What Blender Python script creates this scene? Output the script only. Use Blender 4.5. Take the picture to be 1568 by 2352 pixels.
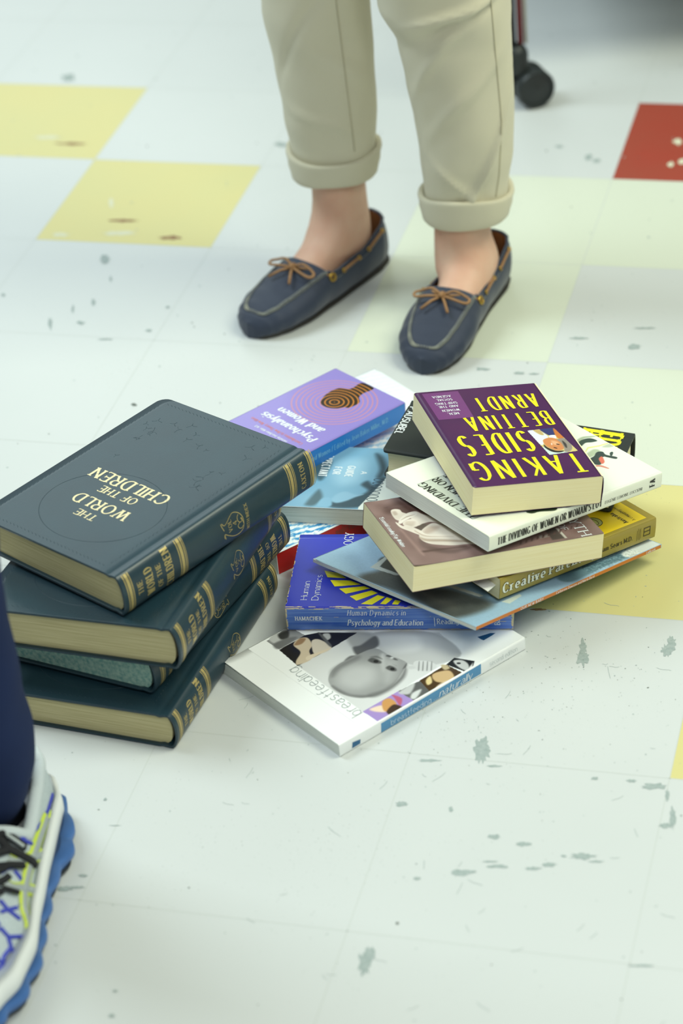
import bpy, bmesh, math, random
import numpy as np
from mathutils import Vector, Matrix, Euler
random.seed(4); rng = np.random.default_rng(4)
PI = math.pi
for o in list(bpy.data.objects): bpy.data.objects.remove(o)
SC = bpy.context.scene; COL = SC.collection

# ---------------------------------------------------------------- camera, light, exposure
FW, FH, FPX = 1568, 2352, 5674.877
CAM_LOC = Vector((1.14619, -2.77854, 1.37387)); CAM_ROT = (0.98811, 0.07833, 0.24642)
cd = bpy.data.cameras.new('camera'); cam = bpy.data.objects.new('camera', cd); COL.objects.link(cam)
cam.location = CAM_LOC; cam.rotation_euler = CAM_ROT
cd.sensor_fit = 'HORIZONTAL'; cd.sensor_width = 24; cd.lens = FPX / FW * 24
cd.dof.use_dof = True; cd.dof.focus_distance = 2.36; cd.dof.aperture_fstop = 4.2
cd.clip_start = .05; SC.camera = cam
SC.view_settings.view_transform = 'Standard'; SC.view_settings.look = 'None'
SC.view_settings.gamma = 1; SC.view_settings.exposure = -.13
def lin(c):
    c = [x / 255 for x in c[:3]]
    return tuple((x / 12.92 if x <= .04045 else ((x + .055) / 1.055) ** 2.4) for x in c) + (1,)
world = bpy.data.worlds.new('room_light'); SC.world = world; world.use_nodes = True
world.node_tree.nodes['Background'].inputs[0].default_value = (.90, 1.0, .98, 1)
world.node_tree.nodes['Background'].inputs[1].default_value = .26
def area(name, loc, size, power, color, aim=(.6, -.8, 0)):
    l = bpy.data.lights.new(name, 'AREA'); l.shape = 'RECTANGLE'; l.size, l.size_y = size
    l.energy = power; l.color = color; o = bpy.data.objects.new(name, l); COL.objects.link(o)
    o.location = loc; o.rotation_euler = (Vector(aim) - Vector(loc)).to_track_quat('-Z', 'Y').to_euler()
area('ceiling_lamp_cool', (-1.2, -.4, 2.7), (1.1, 1.5), 62, (.84, .97, 1.0))
area('ceiling_lamp_warm', (2.2, -.5, 2.7), (1.1, 1.5), 66, (.97, 1.0, .78))
area('far_sheen_fill_cool', (-2.6, 5.0, 2.9), (3, 2.4), 62, (.86, 1.0, 1.0), aim=(.0, -.6, 0))  # added fill light, puts a cool sheen on covers and floor
area('far_sheen_fill_warm', (2.4, 5.0, 2.9), (2.4, 2.4), 38, (.96, 1.0, .78), aim=(.6, -.6, 0))  # added fill light, warmer sheen and tint on the right side
area('ceiling_lamp_near', (1.7, -2.9, 2.7), (1.1, 1.1), 34, (.95, 1.0, .93))

# ---------------------------------------------------------------- helpers
_R = Euler(CAM_ROT, 'XYZ').to_matrix()
def ray(px, py): return CAM_LOC, _R @ Vector(((px - FW / 2) / FPX, -(py - FH / 2) / FPX, -1))
def hit(px, py, p0, n):
    o, d = ray(px, py); return o + d * ((p0 - o).dot(n) / d.dot(n))
def floor_pt(px, py, z=0): return hit(px, py, Vector((0, 0, z)), Vector((0, 0, 1)))

MATS = {}
def mat(name, col, rough=.5, spec=.5, noise=0, nscale=60, bump=0, bscale=300, sheen=0, metal=0, coat=0, attr=False, stretch=None, ncol=None, bdist=.001, sss=0):
    if name in MATS: return MATS[name]
    m = bpy.data.materials.new(name); m.use_nodes = True; nt = m.node_tree; N = nt.nodes; b = N['Principled BSDF']
    b.inputs['Roughness'].default_value = rough; b.inputs['Specular IOR Level'].default_value = spec
    b.inputs['Metallic'].default_value = metal; b.inputs['Coat Weight'].default_value = coat; b.inputs['Coat Roughness'].default_value = .12
    b.inputs['Sheen Weight'].default_value = sheen
    if sss: b.inputs['Subsurface Weight'].default_value = sss; b.inputs['Subsurface Scale'].default_value = .01
    tc = N.new('ShaderNodeTexCoord'); mp = N.new('ShaderNodeMapping'); nt.links.new(tc.outputs['Object'], mp.inputs[0])
    if stretch: mp.inputs['Scale'].default_value = stretch
    src = None
    if attr:
        a = N.new('ShaderNodeAttribute'); a.attribute_name = 'Col'; src = a.outputs['Color']
        nt.links.new(src, b.inputs['Base Color'])
    else: b.inputs['Base Color'].default_value = lin(col)
    if noise:
        n = N.new('ShaderNodeTexNoise'); n.inputs['Scale'].default_value = nscale; n.inputs['Detail'].default_value = 5
        nt.links.new(mp.outputs[0], n.inputs['Vector'])
        mx = N.new('ShaderNodeMix'); mx.data_type = 'RGBA'
        r = N.new('ShaderNodeMapRange'); r.inputs['From Min'].default_value = .35; r.inputs['From Max'].default_value = .75; r.inputs['To Max'].default_value = noise
        nt.links.new(n.outputs['Fac'], r.inputs['Value']); nt.links.new(r.outputs[0], mx.inputs[0])
        if src: nt.links.new(src, mx.inputs[6])
        else: mx.inputs[6].default_value = lin(col)
        mx.inputs[7].default_value = lin(ncol if ncol else [x * .6 for x in col])
        nt.links.new(mx.outputs[2], b.inputs['Base Color'])
    if bump:
        n = N.new('ShaderNodeTexNoise'); n.inputs['Scale'].default_value = bscale; n.inputs['Detail'].default_value = 3
        nt.links.new(mp.outputs[0], n.inputs['Vector'])
        bp = N.new('ShaderNodeBump'); bp.inputs['Strength'].default_value = bump; bp.inputs['Distance'].default_value = bdist
        nt.links.new(n.outputs['Fac'], bp.inputs['Height']); nt.links.new(bp.outputs[0], b.inputs['Normal'])
    MATS[name] = m; return m

def mesh_obj(name, V, F, m, parent=None, smooth=False, mats=None, fm=None, label=None, cols=None, autosmooth=None):
    me = bpy.data.meshes.new(name); me.from_pydata([tuple(v) for v in V], [], F); me.update()
    for x in (mats or [m]): me.materials.append(x)
    if fm is not None: me.polygons.foreach_set('material_index', fm)
    if smooth: me.polygons.foreach_set('use_smooth', [True] * len(F))
    if cols is not None:
        at = me.color_attributes.new('Col', 'FLOAT_COLOR', 'POINT'); at.data.foreach_set('color', np.asarray(cols, 'f').ravel())
    o = bpy.data.objects.new(name, me); COL.objects.link(o)
    if parent: o.parent = parent
    if label: o['label'] = label
    if autosmooth is not None:
        me.set_sharp_from_angle(angle=autosmooth)
    return o
def thing(name, label, cat, M=None, group=None):
    o = bpy.data.objects.new(name, None); COL.objects.link(o); o['label'] = label; o['category'] = cat
    if group: o['group'] = group
    o.empty_display_size = .02
    if M is not None: o.matrix_world = M
    return o
def grid_faces(nu, nv, off=0, wrapv=False, flip=False):
    F = []
    for i in range(nu - 1):
        for j in range(nv - (0 if wrapv else 1)):
            a = off + i * nv + j; b = off + i * nv + (j + 1) % nv; c = b + nv; d = a + nv
            F.append((a, d, c, b) if flip else (a, b, c, d))
    return F
class MB:
    def __init__(s): s.V = []; s.F = []; s.fm = []; s.cur = 0
    def add(s, V, F):
        k = len(s.V); s.V += [tuple(v) for v in V]; s.F += [tuple(i + k for i in f) for f in F]; s.fm += [s.cur] * len(F)
    def tube(s, P, r, n=8, closed=False, flat=1.0, up=None):
        P = [Vector(p) for p in P]; L = len(P); R = r if hasattr(r, '__len__') else [r] * L; V = []; pr = None
        for i, p in enumerate(P):
            t = (P[(i + 1) % L] - P[i - 1]) if closed else (P[min(i + 1, L - 1)] - P[max(i - 1, 0)])
            if t.length < 1e-9: t = Vector((0, 0, 1))
            t.normalize()
            a = (up if up is not None else (pr or (Vector((0, 0, 1)) if abs(t.z) < .9 else Vector((1, 0, 0))))).copy()
            a = (a - t * a.dot(t)); a.normalize(); pr = a; b = t.cross(a)
            for k in range(n):
                th = 2 * PI * k / n; V.append(p + (a * math.cos(th) * flat + b * math.sin(th)) * R[i])
        F = grid_faces(L, n, wrapv=True)
        if closed: F += [((L - 1) * n + j, (L - 1) * n + (j + 1) % n, (j + 1) % n, j) for j in range(n)]
        else: F += [tuple(range(n - 1, -1, -1)), tuple((L - 1) * n + k for k in range(n))]
        s.add(V, F)
    def lathe(s, c, axis, prof, n=32):   # prof: (along, radius)
        axis = Vector(axis).normalized(); a = Vector((0, 0, 1)) if abs(axis.z) < .9 else Vector((1, 0, 0))
        a = (a - axis * a.dot(axis)).normalized(); b = axis.cross(a); c = Vector(c); V = []
        for h, r in prof:
            for k in range(n): th = 2 * PI * k / n; V.append(c + axis * h + (a * math.cos(th) + b * math.sin(th)) * r)
        s.add(V, grid_faces(len(prof), n, wrapv=True, flip=True) + [tuple(range(n)), tuple((len(prof) - 1) * n + k for k in range(n - 1, -1, -1))])
    def box(s, x0, x1, y0, y1, z0, z1):
        V = [(x, y, z) for x in (x0, x1) for y in (y0, y1) for z in (z0, z1)]
        s.add(V, [(0, 1, 3, 2), (4, 6, 7, 5), (0, 4, 5, 1), (2, 3, 7, 6), (0, 2, 6, 4), (1, 5, 7, 3)])
    def build(s, name, m, parent=None, smooth=False, mats=None, **k):
        return mesh_obj(name, s.V, s.F, m, parent, smooth, mats, s.fm if mats else None, **k)

# ---------------------------------------------------------------- stroke lettering
G = {
'A': (.74, "0,0 .37,1 .74,0|.13,.34 .61,.34"), 'B': (.6, "0,0 0,1|0,1 .3,1 @.32,.76,.23,.24,90,-90 0,.52|0,.52 .3,.52 @.33,.26,.27,.26,90,-90 0,0"),
'C': (.72, "@.4,.5,.4,.5,45,315"), 'D': (.7, "0,0 0,1|0,1 .22,1 @.25,.5,.45,.5,90,-90 0,0"), 'E': (.55, "0,0 0,1|0,1 .54,1|0,.52 .42,.52|0,0 .56,0"),
'F': (.52, "0,0 0,1|0,1 .52,1|0,.52 .42,.52"), 'G': (.74, "@.4,.5,.4,.5,45,335|.75,.05 .75,.42|.77,.42 .45,.42"), 'H': (.66, "0,0 0,1|.66,0 .66,1|0,.52 .66,.52"),
'I': (.0, "0,0 0,1"), 'J': (.4, ".4,1 .4,.22 @.2,.22,.2,.22,0,-170"), 'K': (.62, "0,0 0,1|.58,1 0,.42|.18,.58 .62,0"), 'L': (.5, "0,0 0,1|0,0 .5,0"),
'M': (.84, "0,0 0,1|0,1 .42,.1|.42,.1 .84,1|.84,1 .84,0"), 'N': (.68, "0,0 0,1|0,1 .68,0|.68,0 .68,1"), 'O': (.8, "@.4,.5,.4,.5,0,360"),
'P': (.58, "0,0 0,1|0,1 .3,1 @.32,.74,.26,.26,90,-90 0,.48"), 'R': (.62, "0,0 0,1|0,1 .3,1 @.32,.75,.25,.25,90,-90 0,.5|.28,.5 .62,0"),
'S': (.58, "@.3,.745,.27,.255,35,265 @.3,.25,.29,.25,85,-145"), 'T': (.66, ".33,0 .33,1|0,1 .66,1"), 'U': (.66, "0,1 0,.3 @.33,.3,.33,.3,180,360 .66,1"),
'V': (.7, "0,1 .35,0|.35,0 .7,1"), 'W': (1.02, "0,1 .26,0|.26,0 .51,.95|.51,.95 .76,0|.76,0 1.02,1"), 'X': (.66, "0,0 .64,1|0,1 .66,0"), 'Y': (.66, "0,1 .33,.48|.66,1 .33,.48|.33,.48 .33,0"),
'Z': (.6, "0,1 .6,1|.6,1 0,0|0,0 .6,0"),
'a': (.48, "@.24,.46,.21,.2,155,0 .45,0|.45,.37 .24,.36 @.2,.19,.2,.18,90,300 .45,.16"), 'b': (.52, "0,0 0,1|@.27,.33,.25,.33,0,360"), 'c': (.48, "@.28,.33,.26,.33,48,312"),
'd': (.52, ".52,0 .52,1|@.25,.33,.25,.33,0,360"), 'e': (.52, ".02,.34 .52,.34 @.27,.33,.26,.33,0,310"), 'f': (.34, ".38,.98 @.3,.82,.15,.17,90,180 .15,0|0,.63 .34,.63"),
'g': (.52, "@.25,.33,.25,.33,0,360|.51,.66 .51,-.05 @.26,-.05,.25,.23,0,-150"), 'h': (.5, "0,0 0,1|0,.38 @.25,.4,.25,.26,180,0 .5,0"), 'i': (.0, "0,0 0,.66|0,.84 0,.93"),
'k': (.46, "0,0 0,1|.42,.66 0,.25|.12,.37 .46,0"), 'l': (.0, "0,0 0,1"), 'm': (.8, "0,0 0,.66|0,.4 @.2,.44,.2,.22,180,0 .4,0|.4,.4 @.6,.44,.2,.22,180,0 .8,0"),
'n': (.5, "0,0 0,.66|0,.38 @.25,.4,.25,.26,180,0 .5,0"), 'o': (.54, "@.27,.33,.27,.33,0,360"), 'p': (.52, "0,-.3 0,.66|@.27,.33,.25,.33,0,360"),
'r': (.32, "0,0 0,.66|0,.38 @.24,.4,.24,.25,180,65"), 's': (.42, "@.22,.49,.19,.17,30,265 @.22,.17,.2,.17,85,-150"), 't': (.32, ".14,.92 .14,.14 @.28,.14,.14,.14,180,290|0,.63 .34,.63"),
'u': (.5, "0,.66 0,.26 @.25,.26,.25,.26,180,360|.5,.66 .5,0"), 'v': (.48, "0,.66 .24,0|.24,0 .48,.66"), 'w': (.74, "0,.66 .19,0|.19,0 .37,.62|.37,.62 .55,0|.55,0 .74,.66"),
'x': (.46, "0,0 .46,.66|0,.66 .46,0"), 'y': (.48, "0,.66 .25,.02|.48,.66 .2,-.28 .02,-.28"), 'z': (.44, "0,.66 .44,.66|.44,.66 0,0|0,0 .44,0"),
'4': (.58, ".42,0 .42,1|.42,1 0,.3|0,.3 .58,.3"), '2': (.54, "@.27,.72,.26,.28,165,-30 0,0|0,0 .54,0"), '3': (.54, "@.25,.75,.23,.25,150,-85|@.25,.26,.27,.26,85,-150"),
'.': (.04, "0,0 .02,.06"), ',': (.06, ".06,.06 0,-.14"), "'": (.05, ".04,1 0,.76"), '"': (.2, "0,1 0,.76|.16,1 .16,.76"), '/': (.4, "0,-.1 .4,1.05"), '-': (.3, "0,.36 .3,.36"),
}
def glyph(ch):
    w, s = G[ch]; out = []
    for st in s.split('|'):
        P = []; arc = False
        for tok in st.split():
            if tok[0] == '@':
                cx, cy, rx, ry, a0, a1 = map(float, tok[1:].split(',')); n = max(4, int(abs(a1 - a0) / 14)); arc = True
                for k in range(n + 1):
                    a = math.radians(a0 + (a1 - a0) * k / n); P.append((cx + rx * math.cos(a), cy + ry * math.sin(a)))
            else: P.append(tuple(map(float, tok.split(','))))
        out.append(P)
    return w, out
def text_geom(txt, wv=.12, wh=.06, serif=0, gap=.2, narrow=1.0, shear=0, wob=0):
    """quads in glyph space (x right, y up, cap height 1); returns list of quads and total width"""
    Q = []; x = 0
    def ribbon(P):
        n = len(P); closed = n > 3 and math.hypot(P[0][0] - P[-1][0], P[0][1] - P[-1][1]) < 1e-6
        for i in range(n - 1):
            pass
        Lft = []; Rgt = []
        for i in range(n):
            if closed and i in (0, n - 1): a, b = P[-2], P[1]
            else: a, b = P[max(i - 1, 0)], P[min(i + 1, n - 1)]
            dx, dy = b[0] - a[0], b[1] - a[1]; l = math.hypot(dx, dy) or 1; dx /= l; dy /= l
            if wv == wh: t = wv
            else:  t = wh + (wv - wh) * (abs(dy) ** 1.2 if not (dy * dx > 0 and abs(dx) > .25) else abs(dy) * .35)
            Lft.append((P[i][0] - dy * t / 2, P[i][1] + dx * t / 2)); Rgt.append((P[i][0] + dy * t / 2, P[i][1] - dx * t / 2))
        for i in range(n - 1): Q.append((Lft[i], Rgt[i], Rgt[i + 1], Lft[i + 1]))
    for ch in txt:
        if ch == ' ': x += .42 * narrow; continue
        w, S = glyph(ch)
        for P in S:
            P = [(x + px * narrow, py) for px, py in P]
            # straight pieces get split so that long ones bend with a curved surface
            P2 = [P[0]]
            for a, b in zip(P, P[1:]):
                k = max(1, int(math.hypot(b[0] - a[0], b[1] - a[1]) / .22))
                for q in range(1, k + 1): P2.append((a[0] + (b[0] - a[0]) * q / k, a[1] + (b[1] - a[1]) * q / k))
            # split at sharp corners
            seg = [P2[0]]
            for i in range(1, len(P2)):
                seg.append(P2[i])
                if i < len(P2) - 1:
                    a = math.atan2(P2[i][1] - P2[i - 1][1], P2[i][0] - P2[i - 1][0]); b = math.atan2(P2[i + 1][1] - P2[i][1], P2[i + 1][0] - P2[i][0])
                    if abs((b - a + PI) % (2 * PI) - PI) > .9: ribbon(seg); seg = [P2[i]]
            ribbon(seg)
            if serif and not (abs(P2[0][0] - P2[-1][0]) + abs(P2[0][1] - P2[-1][1]) < .02):
                for e, f in ((P2[0], P2[1]), (P2[-1], P2[-2])):
                    dx, dy = e[0] - f[0], e[1] - f[1]; l = math.hypot(dx, dy) or 1
                    if abs(dy) / l > .6 and min(abs(e[1]), abs(e[1] - 1), abs(e[1] - .66)) < .02:
                        h = wh * 1.0; y0 = e[1] - (h if e[1] > .3 else 0); lf = serif; rt = serif if not (.6 < e[1] < .7) else serif * .3
                        Q.append(((e[0] - lf - wv * .5, y0), (e[0] + rt + wv * .5, y0), (e[0] + rt + wv * .5, y0 + h), (e[0] - lf - wv * .5, y0 + h)))
                    elif abs(dx) / l > .9 and ch in 'EFLTZ':
                        s = 1 if e[1] < .9 else -1
                        for sg in ((s,) if e[1] < .1 or e[1] > .9 else (1, -1)):
                            Q.append(((e[0] - wh * .6, e[1]), (e[0] + wh * .6, e[1]), (e[0] + wh * .5, e[1] + sg * serif * 1.6), (e[0] - wh * .5, e[1] + sg * serif * 1.6)))
                    elif ch in 'CGS' and abs(e[1] - .5) > .2:
                        s = -1 if e[1] > .5 else 1
                        Q.append(((e[0] - wh * .7, e[1] - s * .1), (e[0] + wh * .7, e[1] - s * .1), (e[0] + wh * .6, e[1] + s * serif), (e[0] - wh * .3, e[1] + s * serif)))
        x += w * narrow + gap
    W = x - gap
    if shear: Q = [tuple((p[0] + p[1] * shear, p[1]) for p in q) for q in Q]
    return Q, W

# ---------------------------------------------------------------- books
POSE = {
'breast': [0.62599, -1.15797, 0, 0.93291, 0, 0, 0.22231, 0.1709, 0.01388],
'ham': [0.5365, -0.99998, 0.0142, 0.14458, 0, 0.0, 0.21154, 0.12159, 0.0262],
'pattern': [0.49726, -0.89387, 0, 0.87038, 0, 0, 0.28398, 0.22316, 0.02539],
'creative': [0.73372, -0.96911, 0.047, 0.89558, -0.00082, 0.11343, 0.19571, 0.108, 0.02212],
'myth': [0.6645, -1.01564, 0.08149, 0.61742, -0.01335, 0.12191, 0.19099, 0.12195, 0.02669],
'divide': [0.7289, -0.98049, 0.1075, 0.89663, -0.00593, 0.12359, 0.21397, 0.15144, 0.0162],
'taking': [0.7076, -0.95058, 0.12549, 0.50351, -0.03662, 0.13286, 0.12565, 0.19356, 0.02918],
'ausubel': [0.5849, -0.79936, 0.06151, -0.09047, 0.01513, 0.04196, 0.23019, 0.09542, 0.031],
'guide': [0.43941, -0.8413, 0.02604, 0.04494, 0, 0, 0.182, 0.11578, 0.0172],
'purple': [0.4772, -0.8058, 0.0450, 1.01386, 0.03038, 0.04542, 0.17989, 0.10434, 0.02121],
'cax4': [0.435, -1.14073, 0.1222, 1.07008, -0.030, -0.03243, 0.24095, 0.19158, 0.04186],
'cax2': [0.48324, -1.15364, 0.0784, 1.468, -0.027, -0.0038, 0.240, 0.19398, 0.0438],
'cax3': [0.45139, -1.1422, 0.03903, 1.343, -0.018, 0.0046, 0.254, 0.19, 0.03776],
'cax1': [0.47471, -1.16863, 0, 1.4667, 0, 0, 0.24441, 0.19, 0.03709],
}
SHEAR = {}
def page_mat(name, col, dark, stripes=900):
    m = mat(name, col, rough=.85, spec=.2, noise=.75, nscale=1.0, stretch=(14, 14, stripes), ncol=dark); return m

class Book:
    def __init__(s, key, name, label, orient='near', style='soft', r=.0012, bulge=.0006, corner=.002, wedge=0, lift=None, flip=False, group=None, cat='book'):
        x, y, z, rz, rx, ry, L, W, t = POSE[key]
        R = (Euler((rx, ry, rz), 'XYZ')).to_matrix(); ex, ey, ez = R.col[0], R.col[1], R.col[2]; o = Vector((x, y, z))
        if orient == 'near': u, v, oo, LL, WW = ex, ey, o, L, W
        elif orient == 'far': u, v, oo, LL, WW = -ex, -ey, o + ex * L + ey * W, L, W
        elif orient == 'right': u, v, oo, LL, WW = ey, -ex, o + ex * L, W, L
        s.L, s.W, s.t = LL, WW, t; s.u, s.v, s.w, s.o = u, v, ez, oo
        M = Matrix((( u.x, v.x, ez.x, oo.x), (u.y, v.y, ez.y, oo.y), (u.z, v.z, ez.z, oo.z), (0, 0, 0, 1)))
        s.root = thing(name, label, cat, M, group)
        s.style, s.r, s.bulge, s.corner, s.wedge, s.lift, s.flip = style, r, bulge, corner, wedge, lift, flip; s.sh = SHEAR.get(key, 0)
    def wz(s, v, z): return z * (1 - s.wedge * max(0, min(1, v / s.W)))
    def top(s, u, v, e=0):
        dz = s.lift(u, v) if s.lift else 0
        g = 0
        if s.style == 'hard': g = -.0011 * math.exp(-((v - .009) / .0025) ** 2)
        if v < s.r and s.style == 'soft': g -= s.r - math.sqrt(max(0, s.r ** 2 - (s.r - max(v, 0)) ** 2))
        return Vector((u + s.sh * v, v, s.wz(v, s.t) + g + dz + e))
    def spine(s, u, q, e=0):      # q: 0 bottom .. 1 top
        if s.style == 'hard':
            a = (q - .5) * 2; y = .002 - s.bulge * math.sqrt(max(0, 1 - (abs(a) ** 2.2))) if s.bulge else 0
            n = Vector((0, -1, a * .9)).normalized()
        else:
            a = (q - .5) * 2; y = -s.bulge * (1 - a * a); d = min(q, 1 - q) * s.t
            if d < s.r: y += s.r - math.sqrt(max(0, s.r ** 2 - (s.r - d) ** 2))
            n = Vector((0, -1, 0))
        return Vector((u, y, q * s.t)) + n * e
    def uv(s, px, py):
        p = hit(px, py, s.o + s.w * s.t, s.w) - s.o; return p.dot(s.u) - s.sh * p.dot(s.v), p.dot(s.v)
    def uq(s, px, py, dep=None):
        d = (-s.bulge * .7 if dep is None else dep); p = hit(px, py, s.o + s.v * d, s.v) - s.o; return p.dot(s.u), p.dot(s.w) / s.t
    def cover(s, m, thick=None, label=None):
        t = s.t; th = thick or (.0024 if s.style == 'hard' else .00035); R = s.corner
        us = sorted(set([0, s.L] + [R * (1 - math.cos(k * PI / 2 / 5)) for k in range(1, 6)] + [s.L - R * (1 - math.cos(k * PI / 2 / 5)) for k in range(1, 6)] + [s.L * k / 26 for k in range(1, 26)]))
        V = []; nt_ = 16
        for u in us:
            d = min(u, s.L - u); ym = s.W - (R - math.sqrt(max(0, R * R - (R - d) ** 2)) if d < R else 0)
            prof = []
            vs = [ym + (.016 - ym) * k / nt_ for k in range(nt_ + 1)] + [.013, .011, .009, .007, .005, .0035, .002, .001]
            if s.style == 'soft': vs = [ym + (.004 - ym) * k / nt_ for k in range(nt_ + 1)] + [.003, .002, s.r, s.r * .6, s.r * .3, s.r * .1]
            prof = [s.top(u, v) for v in vs]
            qs = [.985, .96, .9, .8, .7, .6, .5, .4, .3, .2, .1, .04, .015]
            prof += [s.spine(u, q) for q in qs]
            bot = []
            for v in reversed(vs):
                g = 0
                if s.style == 'hard': g = .0011 * math.exp(-((v - .009) / .0025) ** 2)
                if v < s.r and s.style == 'soft': g += s.r - math.sqrt(max(0, s.r ** 2 - (s.r - max(v, 0)) ** 2))
                bot.append(Vector((u + s.sh * v, v, g)))
            prof += bot; V += prof; n = len(prof)
        o = mesh_obj('cover', V, grid_faces(len(us), n), m, s.root, smooth=True, label=label)
        md = o.modifiers.new('board', 'SOLIDIFY'); md.thickness = th; md.offset = 1 if False else -1; md.use_even_offset = False
        s.cv = o; return o
    def pages(s, m, inset=None, name='page_block', concave=0, label=None):
        h = s.style == 'hard'; ins = .0035 if h else .0002 if inset is None else inset
        th = .0024 if h else .00036
        us = [ins, s.L - ins]; nv = 14; V = []
        z0, z1 = th, s.t - th
        prof = []
        if h:
            # rounded back following the spine, concave fore edge
            k = 10
            for i in range(k + 1):
                q = i / k; z = z0 + (z1 - z0) * q; a = (q - .5) * 2
                prof.append((.0075 - s.bulge * .9 * math.sqrt(max(0, 1 - a * a * .98)), z))
            for i in range(k + 1):
                q = 1 - i / k; z = z0 + (z1 - z0) * q; a = (q - .5) * 2
                v = s.W - ins - .004 * (1 - a * a); prof.append((v, z))
        else:
            prof = [(.0005, z0), (.0005, z1), (s.W * .5, z1), (s.W - ins, z1), (s.W - ins, z0)]
        us = [ins + (s.L - 2 * ins) * k / 8 for k in range(9)]
        for u in us:
            V += [Vector((u + s.sh * v, v, s.wz(v, z) if h else z)) for v, z in prof]
        n = len(prof); F = grid_faces(len(us), n, wrapv=True) + [tuple(range(n)), tuple((len(us) - 1) * n + k for k in range(n - 1, -1, -1))]
        return mesh_obj(name, V, F, m, s.root, label=label)
    # lettering placed by three photo points: baseline start, baseline end, top of the first letter
    def letter(s, items, m, name='title_lettering', face='top', parent=None, e=.00012, label=None):
        mb = MB()
        for it in items:
            txt, A, B, Cc = it[:4]; st = it[4] if len(it) > 4 else {}
            f = s.uv if face == 'top' else s.uq
            st = dict(st); uvs = st.pop('uv', False)
            a, b, c = [Vector(p if uvs else f(*p)) for p in (A, B, Cc)]
            tgt = (b - a).length; cap = (c - a).length
            if face == 'spine': tgt = Vector(((b - a).x, (b - a).y * s.t)).length; cap = Vector(((c - a).x, (c - a).y * s.t)).length
            r_ = tgt / max(cap, 1e-6); wv = st.get('wv', .12); g = st.get('gap', .2); chars = [ch for ch in txt if ch != ' ']; nsp = txt.count(' ')
            nat = sum(G[ch][0] for ch in chars) + g * (len(chars) - 1) + .42 * nsp; k = len(chars) - 1
            wv = min(wv, .38 * r_ / max(1, k)) if k else wv; nr = max(.25, (r_ - k * wv * .85) / max(nat, .2))
            st.update(narrow=nr, gap=g * nr + wv * .85, wv=wv, wh=min(st.get('wh', .06), wv) if st.get('wh', .06) < st.get('wv', .12) else wv, serif=st.get('serif', 0) * min(1, nr * 1.3))
            Q, W = text_geom(txt, **st)
            ax = (b - a) / max(W, .2); ay = c - a
            for k, q in enumerate(Q):
                P = [a + ax * p[0] + ay * p[1] for p in q]; ee = e + (k % 24) * 3e-6
                mb.add([(s.top(p.x, p.y, ee) if face == 'top' else s.spine(p.x, max(.01, min(.99, p.y)), ee)) for p in P], [(0, 1, 2, 3)])
        return mb.build(name, m, parent or s.cv, label=label)
    def patch(s, P, m, name='printed_panel', face='top', e=.00008, n=10, uvin=False, parent=None, mb=None):
        f = s.uv if face == 'top' else s.uq
        a, b, c, d = [Vector(p if uvin else f(*p)) for p in P]; V = []
        for i in range(n + 1):
            for j in range(n + 1):
                p = (a.lerp(b, i / n)).lerp(d.lerp(c, i / n), j / n)
                if face == 'top': p.x = max(0.0002, min(s.L - .0002, p.x)); p.y = max(.0008, min(s.W - .0002, p.y)); V.append(s.top(p.x, p.y, e))
                else: V.append(s.spine(max(.0002, min(s.L - .0002, p.x)), max(.02, min(.98, p.y)), e))
        F = grid_faces(n + 1, n + 1)
        if mb: mb.add(V, F); return
        return mesh_obj(name, V, F, m, parent or s.cv)
    def band(s, mb, u0, u1, q0=.03, q1=.97, e=.0001, n=14):
        V = [s.spine(u, q0 + (q1 - q0) * k / n, e) for u in (u0, u1) for k in range(n + 1)]
        mb.add(V, grid_faces(2, n + 1))
    def picture(s, rect, base, blobs, m, res=.0006, name='cover_picture', e=.0001, fn=None, px=True, clip=None, label=None):
        """rect (u0,u1,v0,v1); blobs are (photo outline, colour, softness in metres)"""
        u0, u1, v0, v1 = rect; nu = int((u1 - u0) / res) + 2; nv = int((v1 - v0) / res) + 2
        U, Vv = np.meshgrid(np.linspace(u0, u1, nu), np.linspace(v0, v1, nv), indexing='ij')
        P = np.stack([U.ravel(), Vv.ravel()], 1); C = np.tile(np.array(base, float), (len(P), 1))
        for bl in blobs:
            pts, col, soft = bl[:3]; sm = len(bl) < 4 or bl[3]
            uv = np.array([s.uv(*p) for p in pts]) if px else np.array(pts)
            if sm and len(uv) > 3: uv = smooth_poly(uv)
            d = sdf(P, uv); a = np.clip(.5 - d / max(soft, 1e-5), 0, 1); a = a * a * (3 - 2 * a)
            if len(bl) > 4: a = a * bl[4]
            C = C * (1 - a[:, None]) + np.array(col, float) * a[:, None]
        if fn is not None: C = fn(P, C)
        C = np.clip(C, 0, 255) / 255; C = np.where(C <= .04045, C / 12.92, ((C + .055) / 1.055) ** 2.4)
        cols = np.concatenate([C, np.ones((len(C), 1))], 1)
        V = [s.top(a, b, e) for a, b in P]
        F = grid_faces(nu, nv)
        if clip is not None:
            uvc = np.array([s.uv(*p) for p in clip]); ins = sdf(P, uvc) < 0; F = [f for f in F if ins[f[0]] and ins[f[2]]]
        return mesh_obj(name, V, F, m, s.cv, cols=cols, label=label)
def smooth_poly(P, k=6):
    out = []; n = len(P)
    for i in range(n):
        p0, p1, p2, p3 = P[i - 1], P[i], P[(i + 1) % n], P[(i + 2) % n]
        for j in range(k):
            t = j / k; out.append(.5 * ((2 * p1) + (-p0 + p2) * t + (2 * p0 - 5 * p1 + 4 * p2 - p3) * t * t + (-p0 + 3 * p1 - 3 * p2 + p3) * t ** 3))
    return np.array(out)
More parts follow.
